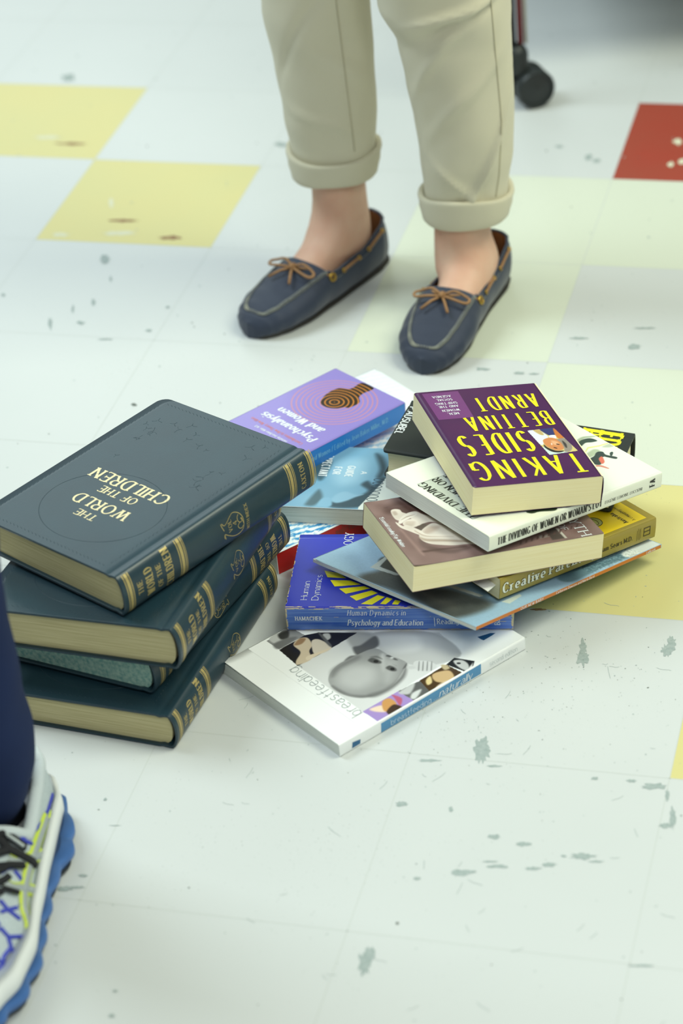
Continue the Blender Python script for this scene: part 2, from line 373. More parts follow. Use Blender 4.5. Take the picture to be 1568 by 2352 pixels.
def smooth_open(P, k=6):
    P = [Vector(p) for p in P]; Q = [P[0]] + P + [P[-1]]; out = []
    for i in range(1, len(Q) - 2):
        a, b, c, d = Q[i - 1:i + 3]
        for j in range(k):
            t = j / k; out.append(.5 * ((2 * b) + (c - a) * t + (2 * a - 5 * b + 4 * c - d) * t * t + (3 * b - a - 3 * c + d) * t ** 3))
    return out + [P[-1]]
def sdf(P, Q):
    lo = Q.min(0) - .012; hi = Q.max(0) + .012; d = np.full(len(P), 1.0)
    idx = np.where(((P > lo) & (P < hi)).all(1))[0]
    if not len(idx): return d
    p = P[idx]; best = np.full(len(p), 1e9); inside = np.zeros(len(p), bool); n = len(Q)
    for i in range(n):
        a, b = Q[i], Q[(i + 1) % n]; e = b - a; w = p - a
        t = np.clip((w @ e) / max(e @ e, 1e-14), 0, 1); dd = ((w - t[:, None] * e) ** 2).sum(1); best = np.minimum(best, dd)
        c = ((a[1] > p[:, 1]) != (b[1] > p[:, 1])); 
        if e[1] != 0: inside ^= c & (p[:, 0] < e[0] * (p[:, 1] - a[1]) / e[1] + a[0])
    r = np.sqrt(best); d[idx] = np.where(inside, -r, r); return d
def vnoise(P, sc, seed=0):
    r = np.random.default_rng(seed); T = r.random((64, 64)); x = P[:, 0] * sc; y = P[:, 1] * sc
    xi = np.floor(x).astype(int); yi = np.floor(y).astype(int); fx = x - xi; fy = y - yi; fx = fx * fx * (3 - 2 * fx); fy = fy * fy * (3 - 2 * fy)
    g = lambda a, b: T[a % 64, b % 64]
    return (g(xi, yi) * (1 - fx) + g(xi + 1, yi) * fx) * (1 - fy) + (g(xi, yi + 1) * (1 - fx) + g(xi + 1, yi + 1) * fx) * fy
def ell(cx, cy, rx, ry, rot=0, n=18):
    r = math.radians(rot); return [(cx + rx * math.cos(t) * math.cos(r) - ry * math.sin(t) * math.sin(r), cy + rx * math.cos(t) * math.sin(r) + ry * math.sin(t) * math.cos(r)) for t in [2 * PI * k / n for k in range(n)]]
def zoom(ox, oy, sc): return lambda P: [(ox + x / sc, oy + y / sc) for x, y in P]
G['É'] = (.55, "0,0 0,1|0,1 .54,1|0,.52 .42,.52|0,0 .56,0|.2,1.12 .4,1.3")

# ---------------------------------------------------------------- the floor: nine-inch vinyl tiles
T = .2286
fm_ = [mat('tile_white', (207, 211, 211), .42, .45, noise=.35, nscale=3, ncol=(193, 199, 198)),
       mat('tile_cream', (213, 219, 203), .42, .45, noise=.3, nscale=4, ncol=(206, 214, 194)),
       mat('tile_yellow', (214, 205, 140), .45, .4, noise=.5, nscale=7, ncol=(206, 204, 146)),
       mat('tile_red', (164, 66, 50), .45, .4, noise=.5, nscale=8, ncol=(150, 82, 62))]
for m in fm_:      # fine dirt specks over every tile
    nt = m.node_tree; N = nt.nodes; b = N['Principled BSDF']; src = b.inputs['Base Color'].links[0].from_socket
    tc = N.new('ShaderNodeTexCoord'); n1 = N.new('ShaderNodeTexNoise'); n1.inputs['Scale'].default_value = 420; n1.inputs['Detail'].default_value = 2
    n2 = N.new('ShaderNodeTexNoise'); n2.inputs['Scale'].default_value = 5; n2.inputs['Detail'].default_value = 4
    nt.links.new(tc.outputs['Object'], n1.inputs['Vector']); nt.links.new(tc.outputs['Object'], n2.inputs['Vector'])
    ad = N.new('ShaderNodeMath'); ad.operation = 'MULTIPLY_ADD'; ad.inputs[1].default_value = .30; nt.links.new(n2.outputs['Fac'], ad.inputs[0]); nt.links.new(n1.outputs['Fac'], ad.inputs[2])
    rr = N.new('ShaderNodeMapRange'); rr.inputs['From Min'].default_value = .86; rr.inputs['From Max'].default_value = .93; rr.inputs['To Max'].default_value = .5
    nt.links.new(ad.outputs[0], rr.inputs['Value'])
    mx = N.new('ShaderNodeMix'); mx.data_type = 'RGBA'; mx.inputs[7].default_value = lin((120, 128, 122))
    nt.links.new(rr.outputs[0], mx.inputs[0]); nt.links.new(src, mx.inputs[6]); nt.links.new(mx.outputs[2], b.inputs['Base Color'])
special = {(0, 0): 2, (-1, -1): 2, (3, -1): 3, (3, 3): 2, (4, 4): 2, (2, 0): 1, (3, 0): 1, (4, 0): 1, (2, 1): 1, (3, 2): 1, (4, 2): 1}
V = []; F = []; fm = []
for i in range(-16, 20):
    for j in range(-26, 16):
        k = len(V); x, y = i * T, -j * T
        V += [(x, y, 0), (x, y - T, 0), (x + T, y - T, 0), (x + T, y, 0)]; F.append((k, k + 1, k + 2, k + 3)); fm.append(special.get((i, j), 0))
flr = mesh_obj('floor', V, F, None, mats=fm_, fm=fm); flr['kind'] = 'structure'
mb = MB()
for i in range(-16, 21):
    for j in range(-26, 16):
        x, y = i * T, -j * T; w = .0004
        mb.add([(x - w, y - T, .00008), (x + w, y - T, .00008), (x + w, y, .00008), (x - w, y, .00008)], [(0, 1, 2, 3)])
        mb.add([(x, y - w, .00008), (x + T, y - w, .00008), (x + T, y + w, .00008), (x, y + w, .00008)], [(0, 1, 2, 3)])
mb.build('tile_seams', mat('seam', (196, 201, 198), .6), flr)
SPL = [0]
def splat(mb, cx, cy, rx, ry, z=.00012, rough=.35, n=26):
    SPL[0] += 1; z = .00010 + (SPL[0] % 60) * 4e-6
    c = floor_pt(cx, cy); ax = floor_pt(cx + rx, cy) - c; ay = floor_pt(cx, cy + ry) - c; V = [tuple(c + Vector((0, 0, z)))]
    for k in range(n):
        a = 2 * PI * k / n; r = 1 + rng.uniform(-rough, rough)
        p = c + (ax * math.cos(a) + ay * math.sin(a)) * r; V.append((p.x, p.y, z))
    mb.add(V, [(0, k + 1, (k + 1) % n + 1) for k in range(n)])
grey = MB(); dark = MB(); rust = MB(); white = MB()
for cx, cy, rx, ry in [(820, 40, 26, 42), (825, 20, 20, 30), (625, 76, 38, 5), (865, 97, 30, 4), (522, 238, 22, 9), (705, 258, 7, 10), (865, 360, 20, 9), (975, 388, 26, 8), (740, 495, 30, 12), (775, 490, 26, 6), (885, 470, 40, 6), (850, 452, 26, 3),
                       (1010, 478, 28, 6), (1070, 465, 26, 8), (1195, 432, 44, 12), (1245, 452, 26, 4), (1465, 172, 44, 11), (1510, 205, 7, 22), (1530, 290, 12, 36), (1500, 318, 24, 10), (1375, 152, 18, 5), (1240, 143, 12, 6), (385, 830, 22, 42), (402, 800, 18, 34), (1415, 840, 48, 4), (580, 515, 14, 6), (1125, 432, 10, 4)]:
    splat(grey, 600 + cx / 1.62, 1700 + cy / 1.62, rx / 1.62, ry / 1.62)
for cx, cy, rx, ry in [(935, 1000, 38, 42), (935, 930, 22, 50), (1495, 905, 26, 45), (1462, 950, 28, 35)]: splat(grey, 1000 + cx / 2.76, 1150 + cy / 2.76, rx / 2.76, ry / 2.76)
for cx, cy, rx, ry in [(540, 1000, 22, 22), (570, 1100, 7, 14), (415, 1325, 22, 9), (480, 1220, 10, 18), (375, 1255, 7, 18), (258, 1330, 10, 26), (765, 1365, 16, 7), (545, 1410, 40, 4), (350, 62, 36, 18), (1445, 408, 32, 11), (862, 1245, 10, 6), (18, 1182, 10, 8)]:
    splat(grey, cx / 2.24, 150 + cy / 2.24, rx / 2.24, ry / 2.24)
for cx, cy, rx, ry in [(655, 945, 22, 20), (705, 965, 24, 12), (600, 2030, 50, 7), (930, 2080, 40, 14), (240, 2240, 30, 8), (330, 2245, 30, 5), (20, 2215, 40, 9), (1000, 1970, 60, 5), (480, 880, 22, 8)]: splat(grey, 1100 + cx / 2.613, cy / 2.613, rx / 2.613, ry / 2.613)
for cx, cy, rx, ry in [(812, 660, 14, 12), (890, 862, 40, 3), (640, 1250, 40, 10), (490, 1350, 60, 18), (590, 1340, 60, 10), (890, 2140, 18, 10), (860, 2330, 24, 16), (430, 1785, 12, 6)]: splat(grey, cx / 3.36, 1640 + cy / 3.36, rx / 3.36, ry / 3.36)
for cx, cy, rx, ry in [(308, 50, 6, 3.5), (912, 2121, 4, 3)]: splat(dark, *((cx, 880 + cy, rx, ry) if cy < 100 else (cx, cy, rx, ry)))
for cx, cy, rx, ry in [(285, 507, 30, 3.2), (392, 546, 26, 4), (165, 330, 34, 3)]: splat(rust, cx, cy, rx, ry)
splat(rust, 1236, 1400, 18, 2.6, rough=.2)
for cx, cy, rx, ry in [(272, 536, 34, 5), (140, 539, 20, 4), (255, 465, 6, 12), (110, 316, 28, 4), (1555, 325, 9, 8), (1540, 378, 7, 6), (1565, 371, 7, 6)]: splat(white, cx, cy, rx, ry)
for _ in range(360):      # dust round the pile
    splat(dark if rng.random() < .5 else grey, rng.normal(1150, 260), rng.normal(1560, 130), rng.uniform(.5, 1.6), rng.uniform(.4, 1.0), rough=.5, n=6)
for _ in range(230):      # scattered specks and scratches
    splat(dark if rng.random() < .3 else grey, rng.uniform(0, 1568), rng.uniform(0, 2352), rng.uniform(.8, 2.6), rng.uniform(.6, 1.6), rough=.5, n=8)
for _ in range(60):
    x, y = rng.uniform(500, 1560), rng.uniform(1300, 2350); a = rng.uniform(0, PI); l = rng.uniform(8, 45)
    P = [floor_pt(x + math.cos(a) * l * k / 5, y + math.sin(a) * l * k / 5 * .7 + 1.5 * math.sin(k)) for k in range(6)]
    for p, q in zip(P, P[1:]):
        d = (q - p).normalized(); nrm = Vector((-d.y, d.x, 0)) * .00022
        grey.add([(p + nrm).to_tuple()[:2] + (.00014,), (q + nrm).to_tuple()[:2] + (.00014,), (q - nrm).to_tuple()[:2] + (.00014,), (p - nrm).to_tuple()[:2] + (.00014,)], [(0, 1, 2, 3)])
grey.build('scuff_marks', mat('scuff', (150, 164, 162), .6, noise=.8, nscale=260, ncol=(176, 186, 184)), flr)
dark.build('dark_specks', mat('speck', (96, 104, 98), .7), flr)
rust.build('rust_scratches', mat('rust', (128, 78, 62), .7, noise=.8, nscale=150, ncol=(190, 175, 120)), flr)
white.build('worn_patches', mat('worn', (216, 216, 190), .6), flr)

# ---------------------------------------------------------------- book materials
leather = mat('dark_leather', (31, 58, 69), .40, .5, bump=.22, bscale=900, bdist=.0004, noise=.5, nscale=25, ncol=(28, 46, 56), coat=.12)
gold = mat('gold_foil', (196, 178, 118), .38, .5, metal=.35, noise=.4, nscale=900, ncol=(150, 130, 70))
pg_old = page_mat('old_page_edges', (204, 194, 150), (158, 146, 100), 700)
pg_green = mat('green_speckled_page_edges', (168, 196, 180), .85, .2, noise=.9, nscale=260, ncol=(84, 140, 138))
pg_white = page_mat('white_page_edges', (226, 230, 224), (196, 202, 194), 900)
pg_cream = page_mat('cream_page_edges', (248, 238, 194), (240, 226, 172), 900)
pg_cream2 = page_mat('pale_page_edges', (234, 228, 192), (216, 208, 162), 900)
print_m = mat('printed_cover', (200, 200, 200), .32, .5, attr=True, coat=.25)

# ---------------------------------------------------------------- the four dark leather volumes
REF = {}
def volume(key, label, vol, page, extra=None, upside=False):
    b = Book(key, 'hardcover_book', label, style='hard', bulge=.0085, corner=.011, wedge=.10, group='dark leather volumes in the left stack')
    b.cover(leather); b.pages(page, label='greenish speckled page edges' if page is pg_green else None)
    if not REF:
        for k, p in dict(A=(299.5, 1357), B=(418, 1275), C=(670, 1108), D=(717, 1079), the=(321, 1345), world=(343, 1331), of=(365, 1316), ch=(387, 1298), vol=(528, 1212), num=(539, 1204), idx=(567, 1183), cax=(695, 1094)).items(): REF[k] = b.uq(*p)[0]
        z = zoom(330, 1140, 3.92)
        REF['scroll'] = [[b.uq(*p) for p in z(s)] for s in (
            [(745, 388), (728, 345), (765, 352), (820, 356), (868, 335), (898, 285), (896, 225), (880, 175), (845, 146), (800, 150), (770, 190), (745, 235), (720, 265), (698, 250)],
            [(735, 340), (725, 360), (735, 385)], [(690, 255), (700, 280), (720, 312)], [(845, 160), (836, 190), (845, 222), (868, 228), (878, 208), (866, 192)], [(872, 185), (896, 235), (900, 240)], [(860, 232), (845, 262), (862, 285), (885, 280), (895, 255)])]
        REF['v0'] = b.L
    f = (lambda u: b.L - u) if upside else (lambda u: u)
    g = (lambda q: 1 - q) if upside else (lambda q: q)
    for k in 'ABCD':
        mb = MB(); u = f(REF[k])
        for d, w in ((0, .0016), (-.0032, .0005), (.0032, .0005)) + (((.0048, .0003),) if k in 'BC' else ()): b.band(mb, u + d - w, u + d + w)
        mb.build('gilt_band', gold, b.cv)
    mb = MB()
    sgn = -1 if upside else 1
    items = []
    def line(t, k, h, q0, q1, **st):
        u = f(REF[k]); items.append((t, (u + sgn * h / 2, g(q0)), (u + sgn * h / 2, g(q1)), (u - sgn * h / 2, g(q0)), dict(uv=True, **st)))
    S = dict(wv=.17, wh=.08, serif=.07, gap=.22)
    line('THE', 'the', .0058, .36, .66, **S); line('WORLD', 'world', .0085, .2, .82, **S); line('OF THE', 'of', .0055, .22, .76, **S); line('CHILDREN', 'ch', .0082, .06, .95, narrow=.8, **S)
    line('VOL', 'vol', .0042, .38, .66, **S); line(vol, 'num', .0046, .47, .57, **S); line('CAXTON', 'cax', .0055, .2, .84, **S)
    if extra: line(extra, 'idx', .0034, .14, .78, **S)
    for s in REF['scroll']:
        P = [b.spine(f(u), g(min(.95, max(.05, q))), .00015) for u, q in [(p.x, p.y) for p in smooth_open([(a_, b_, 0) for a_, b_ in s])]]; w = .00034
        for p, q in zip(P, P[1:]):
            d = (q - p).normalized(); n = d.cross(Vector((0, -1, 0))).normalized() * w
            mb.add([p + n, q + n, q - n, p - n], [(0, 1, 2, 3)])
    mb.build('gilt_emblem', gold, b.cv); b.letter(items, gold, 'spine_lettering', 'spine')
    # blind tooling: a rope border, an oval and sprays of leaves pressed into the boards
    e = MB(); L, W = b.L, b.W
    def rib(P, r=.0004): e.tube([b.top(u, v, -.00008) for u, v in P], r * .85, 5)
    n = 60
    rib([(L * .30 + .053 * math.cos(2 * PI * k / n), W * .5 + .066 * math.sin(2 * PI * k / n)) for k in range(n + 1)], .00035)
    for u0, v0, u1, v1 in ((.008, .022, .008, W - .012), (L - .008, .022, L - .008, W - .012), (.012, W - .008, L - .012, W - .008), (.012, .02, L - .012, .02)):
        m_ = int(math.hypot(u1 - u0, v1 - v0) / .005)
        for k in range(m_):
            u = u0 + (u1 - u0) * (k + .5) / m_; v = v0 + (v1 - v0) * (k + .5) / m_; s_ = .0016
            if abs(u1 - u0) > abs(v1 - v0): rib([(u - s_, v - .0009), (u, v + .0004), (u + s_, v + .0009)], .00028)
            else: rib([(u - .0009, v - s_), (u + .0004, v), (u + .0009, v + s_)], .00028)
    R2 = random.Random(7)
    for c in range(46):
        u = L * R2.uniform(.58, .93); v = W * R2.uniform(.16, .9)
        if .3 * W < v < .7 * W and u < .8 * L: continue
        a = R2.uniform(0, 2 * PI); l = R2.uniform(.004, .011)
        rib([(u + l * t * math.cos(a + t * 1.2), v + l * t * math.sin(a + t * 1.2)) for t in (0, .3, .6, 1)], .0003)
        rib([(u + l * t * math.cos(a + .8 - t), v + l * t * math.sin(a + .8 - t)) for t in (0, .35, .7, 1)], .00025)
    e.build('blind_tooling', leather, b.cv, smooth=True)
    return b
b4 = volume('cax4', 'dark leather volume 4 with gilt cover title, topmost of the left stack', '4', pg_old, 'WITH INDEX')
volume('cax2', 'dark leather volume 2 lying directly under volume 4', '2', pg_old)
volume('cax3', 'thin dark leather volume with greenish page edges, below volume 2', '3', pg_green, upside=True)
volume('cax1', 'dark leather volume lying on the floor at the bottom of the left stack', '3', pg_old)
def CL(b, txt, s, e, h, **st):       # a cover line: centre line start / end in the photo, letter height in metres
    a, c = b.uv(*s), b.uv(*e); u = (a[0] + c[0]) / 2
    return (txt, (u + h / 2, a[1]), (u + h / 2, c[1]), (u - h / 2, a[1]), dict(uv=True, **st))
def SL(b, txt, s, e, h, q=None, **st):  # a spine line
    a, c = b.uq(*s), b.uq(*e); m_ = (a[1] + c[1]) / 2 if q is None else q; k = h / b.t / 2
    return (txt, (a[0], m_ - k), (c[0], m_ - k), (a[0], m_ + k), dict(uv=True, **st))
z = lambda x, y: (x / 2.063, 880 + y / 2.063)
S = dict(wv=.19, wh=.09, serif=.07, gap=.2)
b4.letter([CL(b4, 'THE', z(452, 632), z(356, 598), .0085, **S), CL(b4, 'WORLD', z(612, 622), z(345, 530), .0135, **S), CL(b4, 'OF THE', z(648, 553), z(466, 492), .0095, **S), CL(b4, 'CHILDREN', z(800, 545), z(430, 415), .0145, **S)],
          mat('gilt_title', (236, 222, 176), .4, .5, metal=.1, noise=.3, nscale=500, ncol=(214, 194, 140)), 'title_lettering')

# ---------------------------------------------------------------- the white paperback on the floor
b = Book('breast', 'paperback_book', 'white paperback with a baby photograph and blue spine panel, lying on the floor in front', r=.0012, corner=.002, bulge=.0003,
         lift=lambda u, v: .0028 * max(0, 1 - u / .02) ** 2 * max(0, (v / .17)) ** 1.5)
b.cover(mat('white_gloss_cover', (245, 248, 248), .28, .5, coat=.3)); b.pages(pg_white)
z = zoom(600, 1400, 2.45)
GR = lambda x: (x, x * 1.01, x * 1.01)
panel = z([(205, 318), (640, 40), (1125, 248), (570, 575)])
blobs = [(z([(205, 318), (470, 130), (1000, 130), (1125, 248), (770, 460), (570, 575)]), GR(216), .0002, False),
 (z([(640, 130), (960, 130), (1125, 248), (985, 310), (840, 310), (700, 250), (650, 200)]), GR(188), .003), (z([(660, 150), (860, 140), (900, 220), (780, 250), (690, 230)]), GR(205), .01),
 (z([(480, 130), (620, 135), (640, 200), (560, 235), (500, 200)]), GR(168), .006), (z([(515, 215), (560, 200), (640, 150), (660, 200), (600, 238), (540, 258)]), GR(92), .004),
 (z([(470, 285), (500, 262), (545, 262), (530, 290), (480, 292)]), GR(110), .003),
 (z([(378, 405), (382, 370), (405, 335), (440, 305), (490, 280), (540, 255), (600, 228), (650, 220), (690, 240), (725, 262), (770, 275), (818, 302), (800, 340), (765, 395), (720, 440), (670, 472), (610, 492), (540, 497), (470, 482), (405, 445)]), GR(152), .0015),
 (z([(440, 350), (540, 310), (640, 330), (640, 400), (540, 450), (430, 420)]), GR(186), .02), (z([(395, 345), (440, 310), (540, 262), (545, 280), (450, 330), (400, 380)]), GR(120), .008), (z([(600, 480), (700, 445), (780, 380), (815, 310), (806, 380), (730, 450), (640, 492)]), GR(112), .006), (z([(668, 262), (690, 250), (700, 300), (690, 350), (676, 320)]), GR(192), .006), (z([(612, 268), (650, 262), (680, 280), (650, 272)]), GR(105), .003), (z([(705, 308), (730, 300), (760, 318), (730, 310)]), GR(105), .003), (z([(690, 290), (760, 300), (730, 400), (690, 400)]), GR(172), .012), (z([(400, 430), (500, 480), (620, 485), (560, 494), (450, 470)]), GR(100), .006),
 (z([(600, 285), (625, 272), (670, 290), (672, 303), (640, 304), (612, 296)]), GR(78), .0025), (z(ell(645, 292, 14, 8)), GR(18), .0008), (z([(700, 330), (722, 316), (755, 330), (758, 346), (730, 346)]), GR(80), .0025), (z(ell(737, 335, 12, 8)), GR(25), .001),
 (z([(700, 262), (715, 256), (745, 270), (768, 285), (750, 284), (722, 270)]), GR(90), .0015), (z(ell(735, 272, 10, 5)), GR(215), .003), (z([(795, 335), (818, 302), (812, 325)]), GR(90), .002),
 (z([(856, 300), (880, 288), (930, 290), (975, 305), (985, 325), (950, 345), (900, 348), (862, 330)]), GR(208), .001), (z([(820, 320), (860, 318), (862, 334), (825, 335)]), GR(200), .003)]
for x in (885, 908, 932, 956): blobs.append((z([(x, 296), (x + 5, 296), (x + 3, 340), (x - 4, 342)]), GR(140), .0012))
BK = (26, 22, 20); SK = (206, 190, 165)
blobs += [(z([(30, 178), (155, 95), (245, 145), (100, 225)]), GR(140), .0002, False), (z([(45, 165), (80, 135), (125, 140), (120, 170), (85, 190), (60, 185)]), GR(190), .002), (z([(95, 140), (150, 120), (150, 160), (110, 168)]), GR(50), .003), (z([(70, 195), (150, 160), (200, 160), (100, 222)]), GR(110), .004),
 (z([(100, 228), (245, 145), (320, 130), (540, 130), (400, 215), (205, 318)]), BK, .0002, False), (z([(180, 200), (210, 165), (260, 160), (285, 200), (270, 235), (280, 280), (205, 312), (195, 290), (220, 240)]), SK, .0015), (z([(285, 175), (330, 170), (395, 212), (350, 245), (300, 250), (285, 220)]), (212, 202, 186), .0015),
 (z([(255, 265), (320, 240), (395, 215), (310, 262), (260, 285)]), (220, 205, 180), .001), (z([(185, 200), (215, 165), (250, 165), (225, 195)]), (150, 120, 85), .002), (z([(345, 140), (380, 135), (390, 160), (360, 175)]), GR(180), .002), (z([(320, 135), (340, 140), (395, 200), (380, 205)]), GR(90), .002),
 # the strip of small prints along the spine
 (z([(570, 575), (770, 460), (860, 515), (668, 638)]), (165, 140, 205), .0002, False), (z([(610, 560), (680, 540), (700, 575), (640, 575)]), (240, 215, 190), .003), (z([(680, 520), (720, 500), (760, 530), (735, 570), (690, 570)]), (205, 150, 85), .002), (z([(705, 575), (745, 535), (795, 555), (735, 592)]), (60, 35, 20), .002), (z([(735, 480), (790, 500), (780, 540), (750, 500)]), (185, 90, 120), .002),
 (z([(770, 460), (925, 385), (955, 470), (860, 515)]), GR(95), .0002, False), (z([(775, 465), (860, 415), (840, 470), (800, 478)]), GR(195), .003), (z([(850, 470), (900, 450), (870, 500), (840, 500)]), GR(215), .003),
 (z([(890, 400), (1040, 310), (1150, 365), (955, 470)]), (75, 55, 32), .0002, False), (z([(960, 370), (1000, 350), (1060, 345), (1085, 385), (1040, 410), (980, 405)]), (205, 175, 130), .002), (z([(980, 440), (1020, 410), (1090, 385), (1120, 370), (1070, 415), (1000, 450)]), (225, 210, 190), .002), (z([(925, 400), (950, 375), (960, 410), (935, 425)]), (225, 205, 150), .002), (z([(1010, 315), (1040, 312), (1060, 330), (1030, 340)]), (190, 175, 140), .002),
 (z([(1040, 310), (1085, 272), (1200, 290), (1185, 340), (1150, 352)]), GR(30), .0002, False), (z([(1080, 290), (1130, 285), (1165, 310), (1160, 345), (1110, 325)]), GR(200), .002), (z(ell(1110, 303, 12, 5)), GR(30), .001), (z([(1165, 330), (1190, 300), (1185, 340)]), GR(235), .002),
 (z([(1215, 155), (1290, 132), (1320, 132), (1250, 175)]), (35, 90, 130), .0002, False)]
u_max = b.L - .002
b.picture((.03, u_max, .0015, b.W - .001), (245, 248, 248), blobs, print_m, .00055)
b.letter([CL(b, 'breastfeeding', z([(540, 596)])[0], z([(165, 338)])[0], .0125, wv=.05, wh=.05, gap=.16)], mat('thin_grey_ink', (150, 158, 158), .5), e=.0003)
z = zoom(500, 1420, 2.119)
b.patch(z([(795, 558), (1280, 270), (1280, 222), (794, 512)]), mat('sky_blue_panel', (74, 142, 190), .3, coat=.3), 'spine_panel', 'spine', n=12, e=.0001)
b.patch(z([(653, 634), (693, 610), (694, 588), (654, 604)]), mat('teal_emblem', (35, 100, 145), .3), 'spine_emblem', 'spine', n=2)
b.letter([SL(b, 'breastfeeding', *z([(842, 505), (1036, 397)]), .0062, wv=.07, wh=.07, gap=.14), ], mat('light_blue_ink', (214, 232, 244), .4), 'spine_lettering', 'spine', e=.0003)
b.letter([SL(b, '...naturally', *z([(1050, 380), (1232, 285)]), .0078, q=.5, wv=.12, wh=.06, gap=.12, shear=.35)], mat('white_ink', (235, 242, 245), .4), 'spine_script', 'spine', e=.0003)
b.letter([SL(b, 'second edition', *z([(1322, 222), (1455, 146)]), .0055, wv=.06, wh=.06, gap=.14)], mat('pale_ink', (190, 198, 200), .5), 'spine_note', 'spine', e=.0003)

# ---------------------------------------------------------------- worn blue paperback
b = Book('ham', 'paperback_book', 'worn royal blue paperback with yellow rays on its cover, resting on the white paperback', r=.0015, corner=.0015, bulge=.0012)
blue = mat('royal_blue_cover', (40, 52, 186), .32, .5, coat=.2, noise=.5, nscale=30, ncol=(52, 62, 192)); b.cover(blue); b.pages(pg_cream2)
mw = MB()
for k in range(150):
    u = rng.uniform(0, b.L); q = rng.choice([.975, .96, .03, .05, .62, .40, .8], p=[.26, .2, .2, .14, .08, .06, .06]) + rng.normal() * .008; l = rng.uniform(.0006, .005) * (1.6 if q < .1 or q > .93 else .8); h = rng.uniform(.004, .018)
    mw.add([b.spine(max(0, u - l), q, .0002), b.spine(min(b.L, u + l), q - h * .3, .0002), b.spine(min(b.L, u + l * .7), q + h, .0002), b.spine(max(0, u - l * .8), q + h * .8, .0002)], [(0, 1, 2, 3)])
for k in range(50):
    q = rng.uniform(.02, .98); w = rng.uniform(.0004, .0018)
    for u0 in (0, b.L - w): mw.add([b.spine(u0, q, .0002), b.spine(u0 + w, q, .0002), b.spine(u0 + w, min(.99, q + .03), .0002), b.spine(u0, min(.99, q + .03), .0002)], [(0, 1, 2, 3)])
for k in range(70):
    u = rng.uniform(0, b.L); l = rng.uniform(.0008, .004); v = rng.uniform(.0012, .0022)
    mw.add([b.top(max(0, u - l), .0009, .0002), b.top(min(b.L, u + l), .0009, .0002), b.top(min(b.L, u + l), v, .0002), b.top(max(0, u - l), v, .0002)], [(0, 1, 2, 3)])
for k in range(26):
    v = rng.uniform(0.002, b.W - .004); w = rng.uniform(.0003, .001); l = rng.uniform(.001, .006)
    mw.add([b.top(0, v, .0002), b.top(w, v, .0002), b.top(w, v + l, .0002), b.top(0, v + l, .0002)], [(0, 1, 2, 3)])
mw.build('worn_edges', mat('bare_card', (214, 200, 160), .8), b.cv)
sp = MB(); b.patch(None, None, None, mb=None, face='spine', uvin=True) if False else None
spm = mat('spine_blue', (40, 88, 190), .38, .5, coat=.15, noise=.85, nscale=3, stretch=(3, 1, 260), ncol=(126, 166, 220))
b.patch([(.0004, .03), (b.L - .0004, .03), (b.L - .0004, .965), (.0004, .965)], spm, 'spine_panel', 'spine', uvin=True, n=24, e=.00008)
z = zoom(600, 1180, 2.45); yl = MB()
for P in ([(355, 320), (440, 335), (478, 364), (372, 358)], [(388, 374), (500, 376), (562, 399), (412, 410)], [(437, 422), (580, 408), (614, 420), (475, 451)], [(497, 465), (620, 432), (655, 447), (535, 490)], [(560, 508), (655, 458), (695, 468), (622, 512)], [(668, 508), (705, 470), (738, 480), (700, 510)], [(735, 510), (752, 486), (785, 492), (768, 512)]):
    b.patch(z(P), None, mb=yl, n=4, e=.00015)
yl.build('yellow_rays', mat('lemon_print', (240, 232, 40), .35, coat=.2), b.cv)
wi = mat('white_ink', (235, 242, 245), .4)
b.letter([CL(b, 'Human', *z([(243, 485), (252, 382)]), .0058, wv=.09, wh=.06, serif=.05, gap=.1), CL(b, 'Dynamics', *z([(305, 487), (322, 347)]), .0062, wv=.09, wh=.06, serif=.05, gap=.1), CL(b, 'PSYCHOLOGY', *z([(470, 330), (487, 110)]), .0085, wv=.13, wh=.07, serif=.06, gap=.15)], wi, e=.0003)
it = [SL(b, 'HAMACHEK', *z([(192, 586), (340, 588)]), .0043, wv=.15, wh=.08, serif=.06, gap=.2), SL(b, 'Human Dynamics in', *z([(483, 557), (808, 556)]), .0055, wv=.1, wh=.06, serif=.04, gap=.3, shear=.2),
      SL(b, 'Psychology and Education', *z([(485, 608), (905, 612)]), .0068, wv=.12, wh=.07, serif=.05, gap=.16, shear=.2), SL(b, 'Readings', *z([(990, 602), (1125, 604)]), .006, wv=.12, wh=.07, serif=.05, gap=.16),
      ]
a = b.uq(*z([(1343, 622)])[0]); it.append(('Basic', a, (a[0], a[1] + .5), (a[0] - .005, a[1]), dict(uv=True, wv=.13, wh=.07, serif=.05, gap=.14)))
b.letter(it, wi, 'spine_lettering', 'spine', e=.0004)
mb = MB(); a = b.uq(*z([(971, 582)])[0]); c = b.uq(*z([(971, 632)])[0])
mb.add([b.spine(a[0], a[1], .0004), b.spine(a[0] + .0006, a[1], .0004), b.spine(a[0] + .0006, c[1], .0004), b.spine(a[0], c[1], .0004)], [(0, 1, 2, 3)]); mb.build('spine_rule', wi, b.cv)

